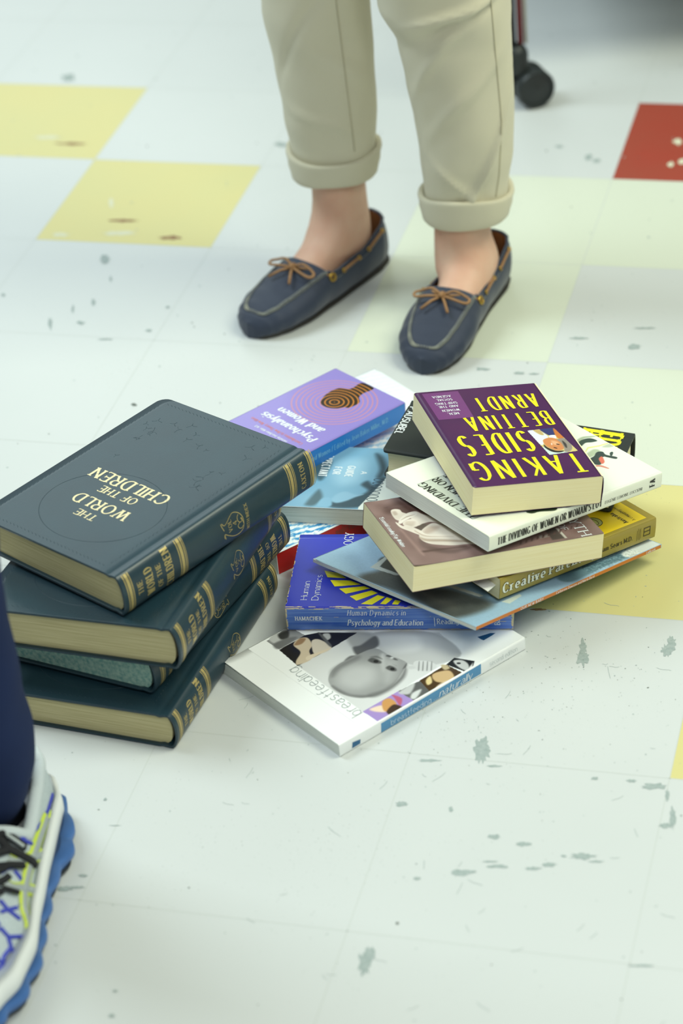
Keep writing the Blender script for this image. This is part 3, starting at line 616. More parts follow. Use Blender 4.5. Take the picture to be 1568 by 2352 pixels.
# ---------------------------------------------------------------- big white and blue book with a red spine
b = Book('pattern', 'paperback_book', 'large white book with blue dashed pattern and red spine, lying on the floor behind', r=.0008, corner=.002, bulge=0)
b.cover(mat('white_print', (232, 238, 242), .4)); b.pages(pg_white)
def dash(P, C):
    u, v = P[:, 0], P[:, 1]; n = vnoise(P, 160, 3); n2 = vnoise(P, 45, 5); n3 = vnoise(P * np.array([1, 2.2]), 330, 8)
    row = np.sin((u * .35 + v) * 2 * PI / .0085 + n2 * 2.5); a = np.clip((row * .5 + n3 * 1.5 - .55) * 2.2, 0, 1)
    dens = np.clip(1.25 - u / .22, .03, 1) * np.clip(.6 + n2, 0, 1); a = a * dens
    return C * (1 - a[:, None]) + np.array([40, 140, 205]) * a[:, None]
b.picture((.002, b.L - .002, .002, b.W - .002), (240, 245, 246), [], print_m, .0011, name='dashed_pattern', fn=dash)
b.patch([(.0006, .03), (b.L - .001, .03), (b.L - .001, .985), (.0006, .985)], mat('red_spine', (188, 30, 24), .35, coat=.2), 'spine_panel', 'spine', uvin=True, n=12)
z = zoom(600, 1180, 2.45)
b.letter([SL(b, 'modern baby', *z([(420, 110), (560, 75)]), .009, q=.72, wv=.12, wh=.08, gap=.2)], mat('dull_red_ink', (150, 60, 50), .5), 'spine_lettering', 'spine', e=.0002)

# ---------------------------------------------------------------- blue photographic guide
b = Book('guide', 'paperback_book', 'white edged paperback with a pale blue photographic cover, lying under the purple book', orient='far', r=.001, corner=.002, lift=lambda u, v: .0012 * math.sin(min(1, max(0, v / .11)) * PI * .5) ** 6)
b.cover(mat('white_print', (232, 238, 242), .4)); b.pages(pg_white)
z = zoom(620, 900, 3.92); dk = (52, 78, 92)
bl = [(z([(430, 600), (560, 620), (500, 760), (440, 800), (380, 700)]), (70, 100, 112), .006), (z([(950, 560), (1020, 590), (1050, 700), (1000, 780), (960, 770), (990, 690)]), dk, .008),
      (z([(820, 840), (880, 805), (940, 850), (1010, 770), (1080, 790), (1010, 830), (860, 1000), (790, 1050), (560, 1050), (540, 1000), (650, 985), (720, 950), (830, 930), (880, 890)]), dk, .006),
      (z([(550, 985), (600, 930), (680, 905), (760, 930), (840, 930), (760, 960), (690, 990), (600, 1010)]), (138, 182, 208), .004), (z([(330, 1000), (420, 900), (450, 890), (470, 960), (400, 1030), (320, 1030)]), (70, 100, 112), .006), (z([(470, 970), (540, 965), (550, 1035), (430, 1035)]), (128, 176, 204), .003),
      (z([(600, 640), (740, 600), (860, 640), (800, 800), (640, 840), (560, 760)]), (150, 192, 216), .02)]
bl.append((z([(795, 1050), (1010, 822), (1040, 780), (1250, 780), (1300, 1100), (790, 1100)]), (226, 234, 228), .0004, False))
b.picture((.001, b.L - .001, .001, b.W - .0005), (122, 170, 198), bl, print_m, .0008)
W_ = dict(wv=.16, wh=.12, gap=.2)
b.letter([CL(b, 'GUIDE', *z([(752, 672), (690, 765)]), .0075, **W_), CL(b, 'FOR', *z([(628, 680), (582, 742)]), .0075, **W_), CL(b, 'A', *z([(855, 720), (836, 742)]), .006, **W_), CL(b, 'EXPECTANT', *z([(560, 580), (445, 760)]), .0085, **W_)], wi, e=.0002)
b.letter([CL(b, 'oooooooo', *z([(1085, 790), (850, 1020)]), .016, wv=.05, wh=.05, gap=.14)], mat('navy_line', (70, 90, 105), .5), 'printed_loops', e=.0003)
b.letter([CL(b, 'l', *z([(1130, 975), (1125, 980)]), .01, wv=.2, wh=.2)], mat('leaf_green', (150, 190, 140), .5), 'printed_leaf', e=.0003)

# ---------------------------------------------------------------- purple paperback
b = Book('purple', 'paperback_book', 'purple paperback with orange rings and a blue spine, behind the leather volumes', r=.001, corner=.0015, bulge=.0004)
b.cover(mat('purple_cover', (140, 126, 202), .35, coat=.25)); b.pages(pg_cream2)
z = zoom(520, 820, 3.5636)
head = z([(770, 370), (795, 325), (845, 285), (880, 268), (930, 255), (1000, 262), (1040, 250), (1110, 212), (1205, 256), (1120, 298), (1085, 330), (1090, 368), (1060, 392), (1000, 416), (960, 412), (900, 422), (830, 415), (785, 395)])
hd = smooth_poly(np.array([b.uv(*p) for p in head])); cc = np.array(b.uv(*z([(883, 370)])[0])); ro = abs(b.uv(*z([(1235, 372)])[0])[0] - cc[0]); rr_ = np.linalg.norm(np.array(b.uv(*z([(1235, 372)])[0])) - cc)
def rings(P, C):
    d = np.linalg.norm(P - cc, axis=1) / rr_ * 9.0; k = np.abs((d % 1) - .5); a = np.clip((k - .30) * 9, 0, 1); a = np.where(d > 9.25, 0, a)
    s = sdf(P, hd); ins = np.clip(.5 - s / .0006, 0, 1)[:, None]
    C = C * (1 - ins) + np.array([42, 32, 20]) * ins
    ring = np.array([196, 138, 165]) * (1 - ins) + np.array([205, 130, 55]) * ins
    return C * (1 - a[:, None]) + ring * a[:, None]
b.picture((.001, b.L - .0008, .002, b.W - .0008), (146, 132, 208), [], print_m, .0006, fn=rings)
b.letter([CL(b, 'Psychoanalysis', *z([(740, 672), (275, 478)]), .0105, wv=.22, wh=.1, gap=.1, shear=.15), CL(b, 'and Women', *z([(798, 600), (415, 440)]), .0105, wv=.22, wh=.1, gap=.1, shear=.15), CL(b, 'edited by Jean Baker Miller, M.D.', *z([(505, 688), (215, 570)]), .0035, wv=.12, wh=.12)], wi, e=.0002)
b.letter([CL(b, 'Contributions to New Theory. New Ideas', *z([(640, 700), (175, 512)]), .0045, wv=.12, wh=.1)], mat('orange_ink', (214, 130, 120), .5), 'subtitle_lettering', e=.0002)
b.patch([(.0006, .03), (b.L - .001, .03), (b.L - .001, .97), (.0006, .97)], mat('blue_spine', (18, 116, 200), .35, coat=.2), 'spine_panel', 'spine', uvin=True, n=14)
b.letter([SL(b, 'and Women / Edited by Jean Baker Miller, M.D.', *z([(690, 812), (1325, 522)]), .0058, q=.56, wv=.14, wh=.1, gap=.18)], mat('pale_blue_ink', (112, 176, 220), .4), 'spine_lettering', 'spine', e=.0002)

# ---------------------------------------------------------------- black hardcover
b = Book('ausubel', 'hardcover_book', 'black cloth hardcover with yellow and white lettering, half buried under upper paperbacks', orient='far', style='hard', bulge=.004, corner=.004, wedge=0)
b.cover(mat('black_cloth', (40, 46, 44), .55, .4, bump=.3, bscale=1400, bdist=.0002)); b.pages(pg_cream2)
z = zoom(880, 880, 4.356)
b.letter([CL(b, 'P.AUSUBEL', *z([(283, 240), (168, 510)]), .0075, wv=.2, wh=.14, gap=.1)], wi, 'author_lettering', e=.0002)
z = zoom(1180, 900, 4.356)
b.letter([CL(b, 'EDUC', *z([(946, 412), (900, 680)]), .022, wv=.2, wh=.13, serif=.05, gap=.08, narrow=.75), CL(b, 'PSYCH', *z([(742, 378), (700, 680)]), .020, wv=.2, wh=.13, serif=.05, gap=.08, narrow=.75)], mat('yellow_ink', (232, 222, 40), .4), e=.0002)

# ---------------------------------------------------------------- thin pale blue picture book (soft, sagging to the right)
N_, L_, R_ = floor_pt(1092, 1440, .0475), floor_pt(718, 1283, .054), floor_pt(1519, 1250, .0205)
ex = (R_ - N_).normalized(); ez = ex.cross(L_ - N_).normalized(); ey = ez.cross(ex)
e_ = Matrix(((ex.x, ey.x, ez.x), (ex.y, ey.y, ez.y), (ex.z, ey.z, ez.z))).to_euler('XYZ')
tt = .0042; o_ = N_ - ez * tt; sh_ = (L_ - N_).dot(ex) / (L_ - N_).dot(ey)
POSE['ourbaby'] = [o_.x, o_.y, o_.z, e_.z, e_.x, e_.y, (R_ - N_).length, (L_ - N_).dot(ey), tt]; SHEAR['ourbaby'] = sh_
b = Book('ourbaby', 'paperback_book', 'thin pale blue picture book with an orange spine, sticking out across the blue paperback', r=.0006, corner=.006, bulge=0)
b.cover(mat('pale_blue_cover', (168, 196, 216), .3, coat=.35)); b.pages(pg_white)
z = zoom(600, 1180, 2.45); z5 = zoom(1100, 1120, 3.564); LB = (164, 200, 228)
bl = [(z([(640, 325), (700, 310), (800, 340), (900, 400), (1080, 430), (1260, 480), (1300, 520), (1180, 570), (1050, 590), (980, 560), (860, 480), (700, 420), (560, 375), (560, 345)]), (88, 94, 92), .012),
      (z([(780, 370), (900, 400), (960, 470), (880, 480), (780, 420)]), (70, 74, 74), .02), (z([(900, 440), (1000, 470), (1100, 500), (1080, 540), (960, 500)]), (112, 116, 108), .015),
      (z([(700, 240), (1000, 240), (1000, 330), (770, 350), (670, 300)]), (60, 66, 66), .004), (z([(612, 302), (700, 240), (725, 236), (665, 298), (790, 345), (755, 347)]), (205, 214, 210), .0008, False),
      (z([(1040, 405), (1075, 402), (1255, 462), (1225, 468), (1090, 425)]), (215, 222, 215), .0008, False), (z5([(180, 935), (330, 870), (350, 885), (250, 950)]), (212, 224, 218), .0008, False),
      (z5([(640, 735), (830, 640), (1000, 590), (1150, 530), (1245, 560), (1020, 650), (760, 770)]), (108, 142, 158), .004), (z5([(1170, 530), (1400, 430), (1500, 440), (1490, 480), (1250, 570)]), (222, 232, 232), .003)]
def speck(P, C):
    n = vnoise(P, 900, 2)[:, None]; m_ = ((P[:, 0] > .15) & (P[:, 0] < .215))[:, None]; return C + (n - .5) * (60 * m_ + 8)
b.picture((.001, b.L - .001, .0008, b.W - .001), LB, bl, print_m, .0009, fn=speck)
b.patch([(.0006, .1), (b.L - .001, .1), (b.L - .001, .95), (.0006, .95)], mat('orange_spine', (206, 122, 48), .4), 'spine_panel', 'spine', uvin=True, n=14)
b.letter([SL(b, 'OUR NEW BABY', *z5([(340, 995), (525, 912)]), .0026, q=.52, wv=.16, wh=.13), SL(b, 'Catherine Dawson and Maria Bard', *z5([(630, 862), (940, 718)]), .0026, q=.52, wv=.14, wh=.12), SL(b, 'Ladbrook', *z5([(1368, 532), (1440, 502)]), .0026, q=.52, wv=.14, wh=.12)], wi, 'spine_lettering', 'spine', e=.0002)

# ---------------------------------------------------------------- yellow paperback
b = Book('creative', 'paperback_book', 'yellow paperback with an olive spine, lying under the thick brown book', r=.0014, corner=.0015, bulge=.0006)
olive = mat('olive_cover', (158, 140, 52), .35, coat=.25, noise=.4, nscale=20, ncol=(146, 130, 44)); b.cover(olive); b.pages(pg_cream2)
b.patch([(.001, .005), (b.L - .008, .005), (b.L - .008, b.W - .005), (.001, b.W - .005)], mat('yellow_panel', (244, 212, 20), .32, coat=.3), 'cover_panel', uvin=True, n=6, e=.0001)
z = zoom(1100, 1120, 3.564); c0 = b.uv(*z([(935, 285)])[0])
em = MB()
for r0, r1 in ((.0, .0085),):
    em.add([b.top(c0[0], c0[1], .0002)] + [b.top(c0[0] + r1 * math.cos(2 * PI * k / 28), c0[1] + r1 * math.sin(2 * PI * k / 28), .0002) for k in range(28)], [(0, k + 1, (k + 1) % 28 + 1) for k in range(28)])
em.build('cover_seal', mat('seal_green', (170, 176, 120), .4), b.cv)
em = MB(); em.tube([b.top(c0[0] + .0085 * math.cos(2 * PI * k / 28), c0[1] + .0085 * math.sin(2 * PI * k / 28), .0002) for k in range(28)], .0004, 4, closed=True)
em.tube([b.top(c0[0] + .004 * math.cos(2 * PI * k / 28), c0[1] + .006 * math.sin(2 * PI * k / 28), .0002) for k in range(28)], .0003, 4, closed=True)
ink = mat('dark_ink', (52, 48, 26), .5); em.build('seal_rings', ink, b.cv)
b.letter([CL(b, 'Australia', *z([(1222, 282), (1060, 222)]), .0048, wv=.2, wh=.14, serif=.05, gap=.18), CL(b, 'A comprehensive', *z([(1275, 265), (1085, 165)]), .0036, wv=.1, wh=.07, gap=.16), CL(b, 'healthy', *z([(1240, 228), (1125, 190)]), .0036, wv=.1, wh=.07, gap=.16)], ink, e=.0002)
O_ = dict(serif=.07, gap=.2)
s0, s1 = z([(197, 835), (945, 585)])
b.letter([SL(b, 'Creative Parenting', s0, s1, .0098, q=.5, wv=.36, wh=.2, serif=.12, gap=.2)], ink, 'spine_shadow_lettering', 'spine', e=.00015)
b.letter([SL(b, 'Creative Parenting', s0, s1, .0098, q=.5, wv=.24, wh=.09, **O_)], mat('cream_ink', (232, 236, 220), .4), 'spine_lettering', 'spine', e=.0003)
a0 = b.uq(*z([(1310, 390)])[0])
it = [SL(b, 'William Sears M.D.', *z([(945, 540), (1250, 428)]), .0048, q=.46, wv=.18, wh=.1, serif=.06, gap=.16)]
b.letter(it[:1], ink, 'author_lettering', 'spine', e=.0003)
mb = MB(); u0 = b.uq(*z([(1290, 395)])[0])[0]
for du, q0, q1, w in ((0, .2, .72, .0003), (.0016, .25, .8, .0003), (.0032, .2, .74, .0003), (.0046, .25, .78, .0003), (.0085, .3, .7, .0008), (.0165, .3, .7, .0008)):
    mb.add([b.spine(u0 + du, q0, .0003), b.spine(u0 + du + w, q0, .0003), b.spine(u0 + du + w, q1, .0003), b.spine(u0 + du, q1, .0003)], [(0, 1, 2, 3)])
for q in (.3, .5, .68): mb.add([b.spine(u0 + .0085, q, .0003), b.spine(u0 + .0173, q, .0003), b.spine(u0 + .0173, q + .035, .0003), b.spine(u0 + .0085, q + .035, .0003)], [(0, 1, 2, 3)])
mb.build('spine_emblem', ink, b.cv)
# paper slip held in the pages
sl = MB(); zs_ = b.t * .62; V = [hit(x, y, b.o + b.w * zs_, b.w) for x, y in ((1078, 1331), (1121, 1322), (1139, 1341), (1120, 1357))]
base = V[0].copy(); q1 = V[1] - (V[2] - V[1]) * .0; V = [V[0] + b.u * .012, V[1] + b.u * .012, V[0], V[1], V[3] - b.w * .001, V[2] - b.w * .001]; V = [v - base for v in V]
sl.add(V, [(0, 1, 3, 2), (2, 3, 5, 4)])
o = sl.build('paper_slip', mat('slip_paper', (250, 252, 248), .7)); o.location = base; o['label'] = 'small white paper slip poking out of the yellow paperback'; o['category'] = 'bookmark'
md = o.modifiers.new('t', 'SOLIDIFY'); md.thickness = .0004

# ---------------------------------------------------------------- brown photographic paperback
b = Book('myth', 'paperback_book', 'thick brown photographic paperback with cream page edges facing the front', orient='far', r=.001, corner=.0012,
         lift=lambda u, v: .0022 * max(0, (u - .165) / .026) ** 2 * (.4 + .6 * max(0, v - .06) / .065) if u > .165 else 0)
b.cover(mat('brown_print', (128, 102, 98), .35, coat=.2)); b.pages(pg_cream)
z = zoom(830, 1120, 4.238); z5 = zoom(1100, 1120, 3.564); PL = (216, 206, 194)
bl = [(z([(380, 130), (560, 230), (700, 330), (560, 330), (420, 260), (250, 250), (250, 180)]), (88, 62, 56), .012), (z([(520, 360), (620, 350), (680, 400), (620, 470), (540, 440)]), (92, 78, 68), .006),
      (z([(560, 500), (620, 450), (640, 540), (760, 590), (900, 600), (1100, 570), (900, 640), (700, 620), (580, 570)]), (104, 82, 78), .006),
      (z([(560, 470), (580, 420), (640, 370), (700, 345), (800, 370), (1000, 450), (1200, 540), (1200, 560), (1050, 550), (900, 562), (760, 558), (660, 545), (590, 515)]), PL, .0012), (z([(600, 430), (660, 380), (760, 380), (700, 430), (640, 450)]), (190, 172, 158), .006),
      (z([(560, 480), (640, 500), (800, 505), (1100, 520), (1100, 530), (800, 525), (620, 520)]), (176, 158, 142), .003),
      (z([(430, 260), (520, 230), (600, 260), (760, 300), (900, 360), (860, 380), (700, 335), (600, 350), (545, 370), (480, 300)]), PL, .0015),
      (z([(285, 225), (320, 210), (370, 215), (395, 240), (440, 260), (420, 310), (380, 325), (330, 310), (295, 265)]), PL, .001), (z([(300, 240), (330, 230), (350, 260), (320, 270)]), (186, 170, 156), .003),
      (z([(400, 350), (430, 320), (500, 305), (552, 335), (552, 370), (500, 388), (430, 380)]), (222, 212, 200), .001), (z([(430, 330), (520, 330), (500, 372), (430, 368)]), (200, 186, 172), .004),
      (z([(358, 345), (385, 290), (440, 252), (500, 236), (540, 245), (530, 270), (470, 300), (420, 325), (385, 352)]), (226, 218, 208), .0008), (z([(380, 320), (440, 280), (520, 262), (440, 290)]), (176, 160, 146), .0012),
      (z([(330, 342), (350, 345), (400, 375), (440, 365), (500, 385), (580, 420), (640, 455), (820, 450), (1000, 460), (1000, 500), (860, 500), (640, 480), (560, 460), (480, 430), (380, 392)]), (224, 214, 202), .0008), (z([(520, 418), (640, 470), (900, 476), (640, 478), (540, 440)]), (184, 166, 150), .002),
      (z([(580, 620), (760, 595), (1000, 570), (1000, 580), (760, 610), (600, 634)]), (92, 70, 66), .003), (z([(380, 420), (420, 440), (600, 640), (570, 640)]), (156, 128, 122), .004), (z([(220, 200), (300, 180), (480, 160), (480, 170), (300, 200)]), (96, 70, 66), .003),
      (z5([(620, 330), (650, 335), (722, 412), (700, 416)]), (200, 196, 186), .0006, False), (z5([(480, 395), (600, 378), (602, 395), (500, 420)]), (150, 140, 134), .001, False), (z5([(540, 350), (620, 330), (700, 415), (600, 430)]), (84, 74, 70), .002, False)]
for k in range(11): bl.append((z5([(330 + k * 46, 470 - k * 14), (345 + k * 46, 466 - k * 14), (352 + k * 46, 440 - k * 14), (336 + k * 46, 442 - k * 14)]), (98, 76, 72), .0012, False))
b.picture((.0005, b.L - .0005, .0008, b.W - .0004), (132, 106, 102), bl, print_m, .00055, fn=lambda P, C: C + (vnoise(P, 90, 4) - .5)[:, None] * 22)
b.letter([CL(b, '"Essential reading"Fay Weldon', *z([(182, 295), (418, 582)]), .0042, wv=.13, wh=.09, gap=.1, shear=.15), CL(b, 'MYTH', *z5([(690, 215), (905, 385)]), .0105, wv=.13, wh=.07, serif=.06, gap=.2), CL(b, 'OF', *z5([(650, 300), (718, 345)]), .0062, wv=.12, wh=.07, serif=.05)], wi, e=.0002)
M = b.root.matrix_world; 

# ---------------------------------------------------------------- white paperback with a brush drawing
b = Book('divide', 'paperback_book', 'white paperback with bold black spine title and brush drawing, under the purple topmost book', r=.0014, corner=.0015, bulge=.0004)
b.cover(mat('ivory_cover', (238, 242, 226), .35, coat=.2)); b.pages(pg_white)
z = zoom(1180, 900, 4.356)
bl = [(z([(610, 520), (640, 475), (700, 448), (830, 442), (780, 456), (700, 470), (640, 520)]), (176, 190, 160), .002), (z([(625, 540), (650, 500), (700, 474), (770, 466), (832, 490), (780, 505), (715, 512), (668, 548)]), (60, 78, 68), .0014),
      (z([(690, 650), (740, 610), (800, 575), (860, 590), (800, 640), (740, 660)]), (186, 200, 168), .003), (z([(880, 552), (960, 520), (1015, 536), (960, 556)]), (196, 206, 180), .002),
      (z([(700, 612), (735, 555), (850, 536), (950, 506), (956, 516), (850, 548), (745, 567), (712, 615)]), (232, 232, 150), .0006, False),
      (z([(745, 680), (800, 645), (820, 612), (850, 598), (890, 602), (920, 630), (1025, 652), (1018, 672), (930, 655), (900, 650), (860, 672), (872, 724), (820, 730), (780, 710)]), (58, 72, 66), .001),
      (z([(958, 612), (980, 600), (992, 612), (978, 642), (962, 636)]), (64, 80, 72), .0008), (z([(848, 668), (880, 648), (906, 700), (880, 722), (860, 700)]), (226, 118, 96), .0012), (z([(800, 738), (870, 735), (945, 762), (940, 770), (860, 750), (805, 750)]), (220, 140, 120), .0008),
      (z([(120, 1205), (160, 1190), (300, 1168), (425, 1160), (405, 1190), (260, 1200), (180, 1218)]), (52, 66, 48), .0006)]
gb = [(957, 1112), (1085, 1193.5), (1207, 1152), (1079, 1071)]
bl += [(gb, (150, 160, 148), .0003, False), ([(959, 1112.3), (1085.2, 1192), (1204, 1152), (1079, 1073)], (208, 216, 202), .0002, False)]
b.picture((.001, b.L - .001, .002, b.W - .001), (240, 244, 230), bl, print_m, .0006)
B_ = dict(wv=.19, wh=.05, serif=.06, gap=.16)
z2 = zoom(880, 880, 4.356); blk = mat('black_ink', (34, 36, 32), .5)
b.letter([CL(b, 'THE DIVIDING', *z2([(905, 1348), (390, 1005)]), .0088, **B_), CL(b, 'OF WOMEN OR', *z2([(1040, 1290), (528, 955)]), .0088, **B_), CL(b, "WOMAN'S LOT", *z2([(1160, 1250), (650, 915)]), .0088, **B_)], blk, e=.0003)
z5 = zoom(1100, 1120, 3.564)
b.letter([SL(b, "THE DIVIDING OF WOMEN OR WOMAN'S LOT", *z5([(152, 445), (1000, 142)]), .0074, q=.50, wv=.17, wh=.045, serif=.05, gap=.16), SL(b, 'EUGÉNIE LEMOINE-LUCCIONI', *z5([(1030, 122), (1330, 18)]), .0030, q=.42, wv=.12, wh=.06, serif=.05, gap=.24)], blk, 'spine_lettering', 'spine', e=.0003)
a = b.uq(*zoom(1180, 900, 4.356)([(1400, 975)])[0]); b.letter([('FA', (a[0], .34), (a[0], .76), (a[0] - .0065, .34), dict(uv=True, wv=.22, wh=.08, serif=.06))], blk, 'spine_emblem', 'spine', e=.0003)

# ---------------------------------------------------------------- purple topmost paperback with yellow lettering
b = Book('taking', 'paperback_book', 'plum paperback with tall yellow lettering and cream pages, topmost of the right pile', orient='right', r=.003, corner=.003, bulge=.001)
b.cover(mat('plum_cover', (76, 26, 80), .36, coat=.12, noise=.6, nscale=26, ncol=(56, 24, 72), spec=.35)); b.pages(pg_cream)
z2 = zoom(880, 880, 4.356); z3 = zoom(1180, 900, 4.356)
b.patch(z2([(555, 370), (905, 340), (745, 80), (385, 110)]), mat('violet_panel', (112, 46, 118), .28, coat=.4), 'cover_panel', n=6)
yk = mat('yellow_ink', (232, 222, 40), .4)
D_ = dict(wv=.105, wh=.055, gap=.42)
def TL(txt, A, B, C_, **st):
    ua, ub, uc = b.uv(*A), b.uv(*B), b.uv(*C_); u = (ua[0] + ub[0]) / 2; h = ua[0] - uc[0]
    return (txt, (u, ua[1]), (u, ub[1]), (u - h, ua[1]), dict(uv=True, **st))
b.letter([TL('TAKING', z3([(632, 636)])[0], z2([(850, 780)])[0], z3([(760, 812)])[0], **D_), TL('SIDES', z2([(1405, 498)])[0], z2([(728, 525)])[0], z2([(1525, 690)])[0], **D_),
          TL('BETTINA', z3([(318, 208)])[0], z2([(798, 335)])[0], z3([(392, 342)])[0], **D_), TL('ARNDT', z3([(185, 28)])[0], z2([(888, 148)])[0], z3([(262, 155)])[0], **D_)], mat('bright_yellow_ink', (250, 244, 30), .35), e=.00025)
s_ = dict(wv=.13, wh=.09, serif=.05, gap=.25)
b.letter([CL(b, t, *z2([p, q]), .0042, **s_) for t, p, q in (('MEN,', (755, 305), (650, 309)), ('WOMEN', (762, 268), (592, 279)), ('AND THE', (750, 231), (555, 241)), ('SHIFTING', (738, 198), (522, 211)), ('SOCIAL', (688, 165), (535, 175)), ('AGENDA', (672, 131), (492, 145)))], wi, 'subtitle_lettering', e=.00025)
z = z3; clipq = z([(130, 390), (395, 358), (642, 592), (355, 634)]); uvq = [b.uv(*p) for p in clipq]
bl = [(z([(130, 388), (230, 380), (340, 450), (300, 500), (290, 530), (250, 520)]), (226, 238, 242), .001), (z([(190, 385), (250, 382), (300, 430), (260, 430)]), (196, 170, 110), .002), (z([(260, 372), (400, 360), (410, 430), (360, 440), (300, 410)]), (44, 52, 110), .0015),
      (z([(395, 365), (500, 450), (450, 470), (410, 430)]), (206, 120, 50), .0015), (z([(350, 440), (410, 435), (420, 470), (370, 480)]), (240, 240, 236), .001), (z([(330, 560), (420, 600), (520, 600), (540, 620), (360, 632), (290, 560)]), (205, 225, 220), .001),
      (z([(300, 530), (340, 560), (420, 590), (500, 590), (460, 608), (380, 600), (310, 560)]), (40, 34, 28), .0012), (z([(290, 485), (350, 460), (420, 470), (470, 500), (505, 550), (480, 582), (420, 586), (350, 560), (310, 530)]), (212, 138, 82), .001),
      (z([(370, 490), (430, 500), (450, 530), (400, 530)]), (232, 176, 130), .003), (z([(372, 512), (384, 522), (380, 536), (370, 526)]), (236, 214, 196), .0008), (z([(430, 480), (500, 465), (560, 505), (582, 560), (560, 595), (510, 600), (500, 560), (470, 510)]), (150, 140, 128), .0015), (z([(480, 490), (520, 520), (530, 560), (510, 550)]), (60, 56, 52), .0015),
      (z([(425, 520), (455, 525), (450, 532), (425, 528)]), (60, 36, 24), .0006), (z([(400, 555), (430, 562), (428, 570), (400, 563)]), (60, 36, 24), .0006)]
b.picture((min(p[0] for p in uvq), max(p[0] for p in uvq), min(p[1] for p in uvq), max(p[1] for p in uvq)), (216, 200, 128), bl, print_m, .0004, name='author_photograph', clip=clipq, e=.0002)

# ---------------------------------------------------------------- people
from mathutils.bvhtree import BVHTree
FWD = (_R @ Vector((0, 0, -1))); FH_ = Vector((FWD.x, FWD.y, 0)).normalized(); RGT = Vector((FH_.y, -FH_.x, 0))
def wob(a, z, sd):    # soft cloth folds
    return (math.sin(3 * a + sd + z * 21) * .35 + math.sin(5 * a - z * 33 + sd * 2.1) * .25 + math.sin(2 * a + z * 55 + sd * 3) * .3 + math.sin(7 * a + z * 18 + sd) * .12)
def leg_rings(rows, base, depth, fold=.003, sd=0, step=14, folds=()):
    """rows (photo y, left x, right x) measured on the upright plane through the ankle"""
    R_ = []; ys = [r[0] for r in rows]; n = int((ys[-1] - ys[0]) / step) + 1
    for k in range(n + 1):
        y = ys[0] + (ys[-1] - ys[0]) * k / n; i = max(j for j in range(len(ys) - 1) if ys[j] <= y + 1e-6) if y < ys[-1] - 1e-6 else len(ys) - 2
        t = (y - ys[i]) / (ys[i + 1] - ys[i]); t = t * t * (3 - 2 * t) * .5 + t * .5
        xl = rows[i][1] + (rows[i + 1][1] - rows[i][1]) * t; xr = rows[i][2] + (rows[i + 1][2] - rows[i][2]) * t
        a, b = hit(xl, y, base, FH_), hit(xr, y, base, FH_); R_.append(((a + b) / 2, (b - a).length / 2))
    return R_
def ring_pts(c, a, d, n=72, fold=0, sd=0, folds=()):
    out = []
    for k in range(n):
        th = 2 * PI * k / n; ca, sa = math.cos(th), math.sin(th); z = c.z
        r = 1
        off = fold * wob(th, z, sd)
        for (th0, z0, slope, wd, amp) in folds:        # named creases: a ridge running obliquely round the leg
            dth = (th - th0 + PI) % (2 * PI) - PI; g = math.exp(-((z - z0 - slope * dth) / wd) ** 2) * math.exp(-(dth / .8) ** 2); off += amp * g
        ca_ = math.copysign(abs(ca) ** .9, ca); sa_ = math.copysign(abs(sa) ** .9, sa)
        out.append(c + RGT * (a * ca_ + off * ca * .4) - FH_ * (a * d * sa_ + off * sa))   # front (camera side) at th = +90 deg
    return out
khaki = mat('khaki_cotton', (208, 203, 180), .9, .2, noise=.35, nscale=14, ncol=(198, 193, 168), bump=.35, bscale=1600, bdist=.0003, sheen=.15)
skin_m = mat('skin', (220, 184, 160), .55, .35, noise=.8, nscale=22, ncol=(204, 150, 126), sss=.12, bump=.15, bscale=220, bdist=.0006)

def loft(mb, rings, closed_ends=(False, False), flip=False):
    n = len(rings[0]); V = [p for r in rings for p in r]; F = grid_faces(len(rings), n, wrapv=True, flip=flip)
    if closed_ends[0]: F.append(tuple(range(n)))
    if closed_ends[1]: F.append(tuple(len(V) - n + k for k in range(n - 1, -1, -1)))
    mb.add(V, F)

P1 = thing('person', 'person standing in rolled khaki trousers and navy loafers behind the books', 'person', Matrix.Translation((.5, -.3, 0)))
inv = Vector((-.5, .3, 0))
def local(mb, d): mb.V = [tuple(Vector(v) + d) for v in mb.V]
LEGS = [
 dict(h=floor_pt(872, 592), t=floor_pt(581, 770), rows=[(-820, 560, 850), (-400, 555, 846), (-150, 575, 848), (0, 597, 850), (130, 628, 857), (250, 650, 866), (325, 668, 863), (390, 676, 860)],
      cuff=[(336, 657, 874), (396, 668, 868)], seam=[(758, -400), (766, -100), (771, 0), (790, 150), (806, 280), (815, 352)], sd=1.3, side=1,
      folds=[(1.9, .47, -.05, .008, .008), (2.3, .42, -.08, .009, -.007), (1.2, .40, .02, .010, .006), (2.0, .33, -.09, .010, -.005), (1.1, .28, .04, .009, .004), (1.8, .22, .02, .007, .005)]),
 dict(h=floor_pt(1143, 640), t=floor_pt(976, 852), rows=[(-820, 800, 1150), (-400, 815, 1165), (-150, 838, 1170), (0, 868, 1173), (80, 912, 1175), (170, 932, 1178), (260, 950, 1179), (350, 962, 1177), (418, 973, 1165), (484, 982, 1162)],
      cuff=[(430, 961, 1177), (492, 968, 1169)], seam=[(1110, -400), (1120, -100), (1127, 0), (1140, 150), (1152, 280), (1146, 400), (1138, 455)], sd=4.1, side=1,
      folds=[(1.1, .455, .075, .006, .013), (1.1, .435, .07, .006, -.008), (1.5, .375, -.02, .005, .009), (1.6, .36, -.03, .006, -.006), (1.9, .33, -.07, .009, .007), (1.5, .28, -.06, .010, .006), (1.1, .20, -.12, .010, .009), (1.9, .17, .05, .006, .005)])]
tr = MB(); hips = []
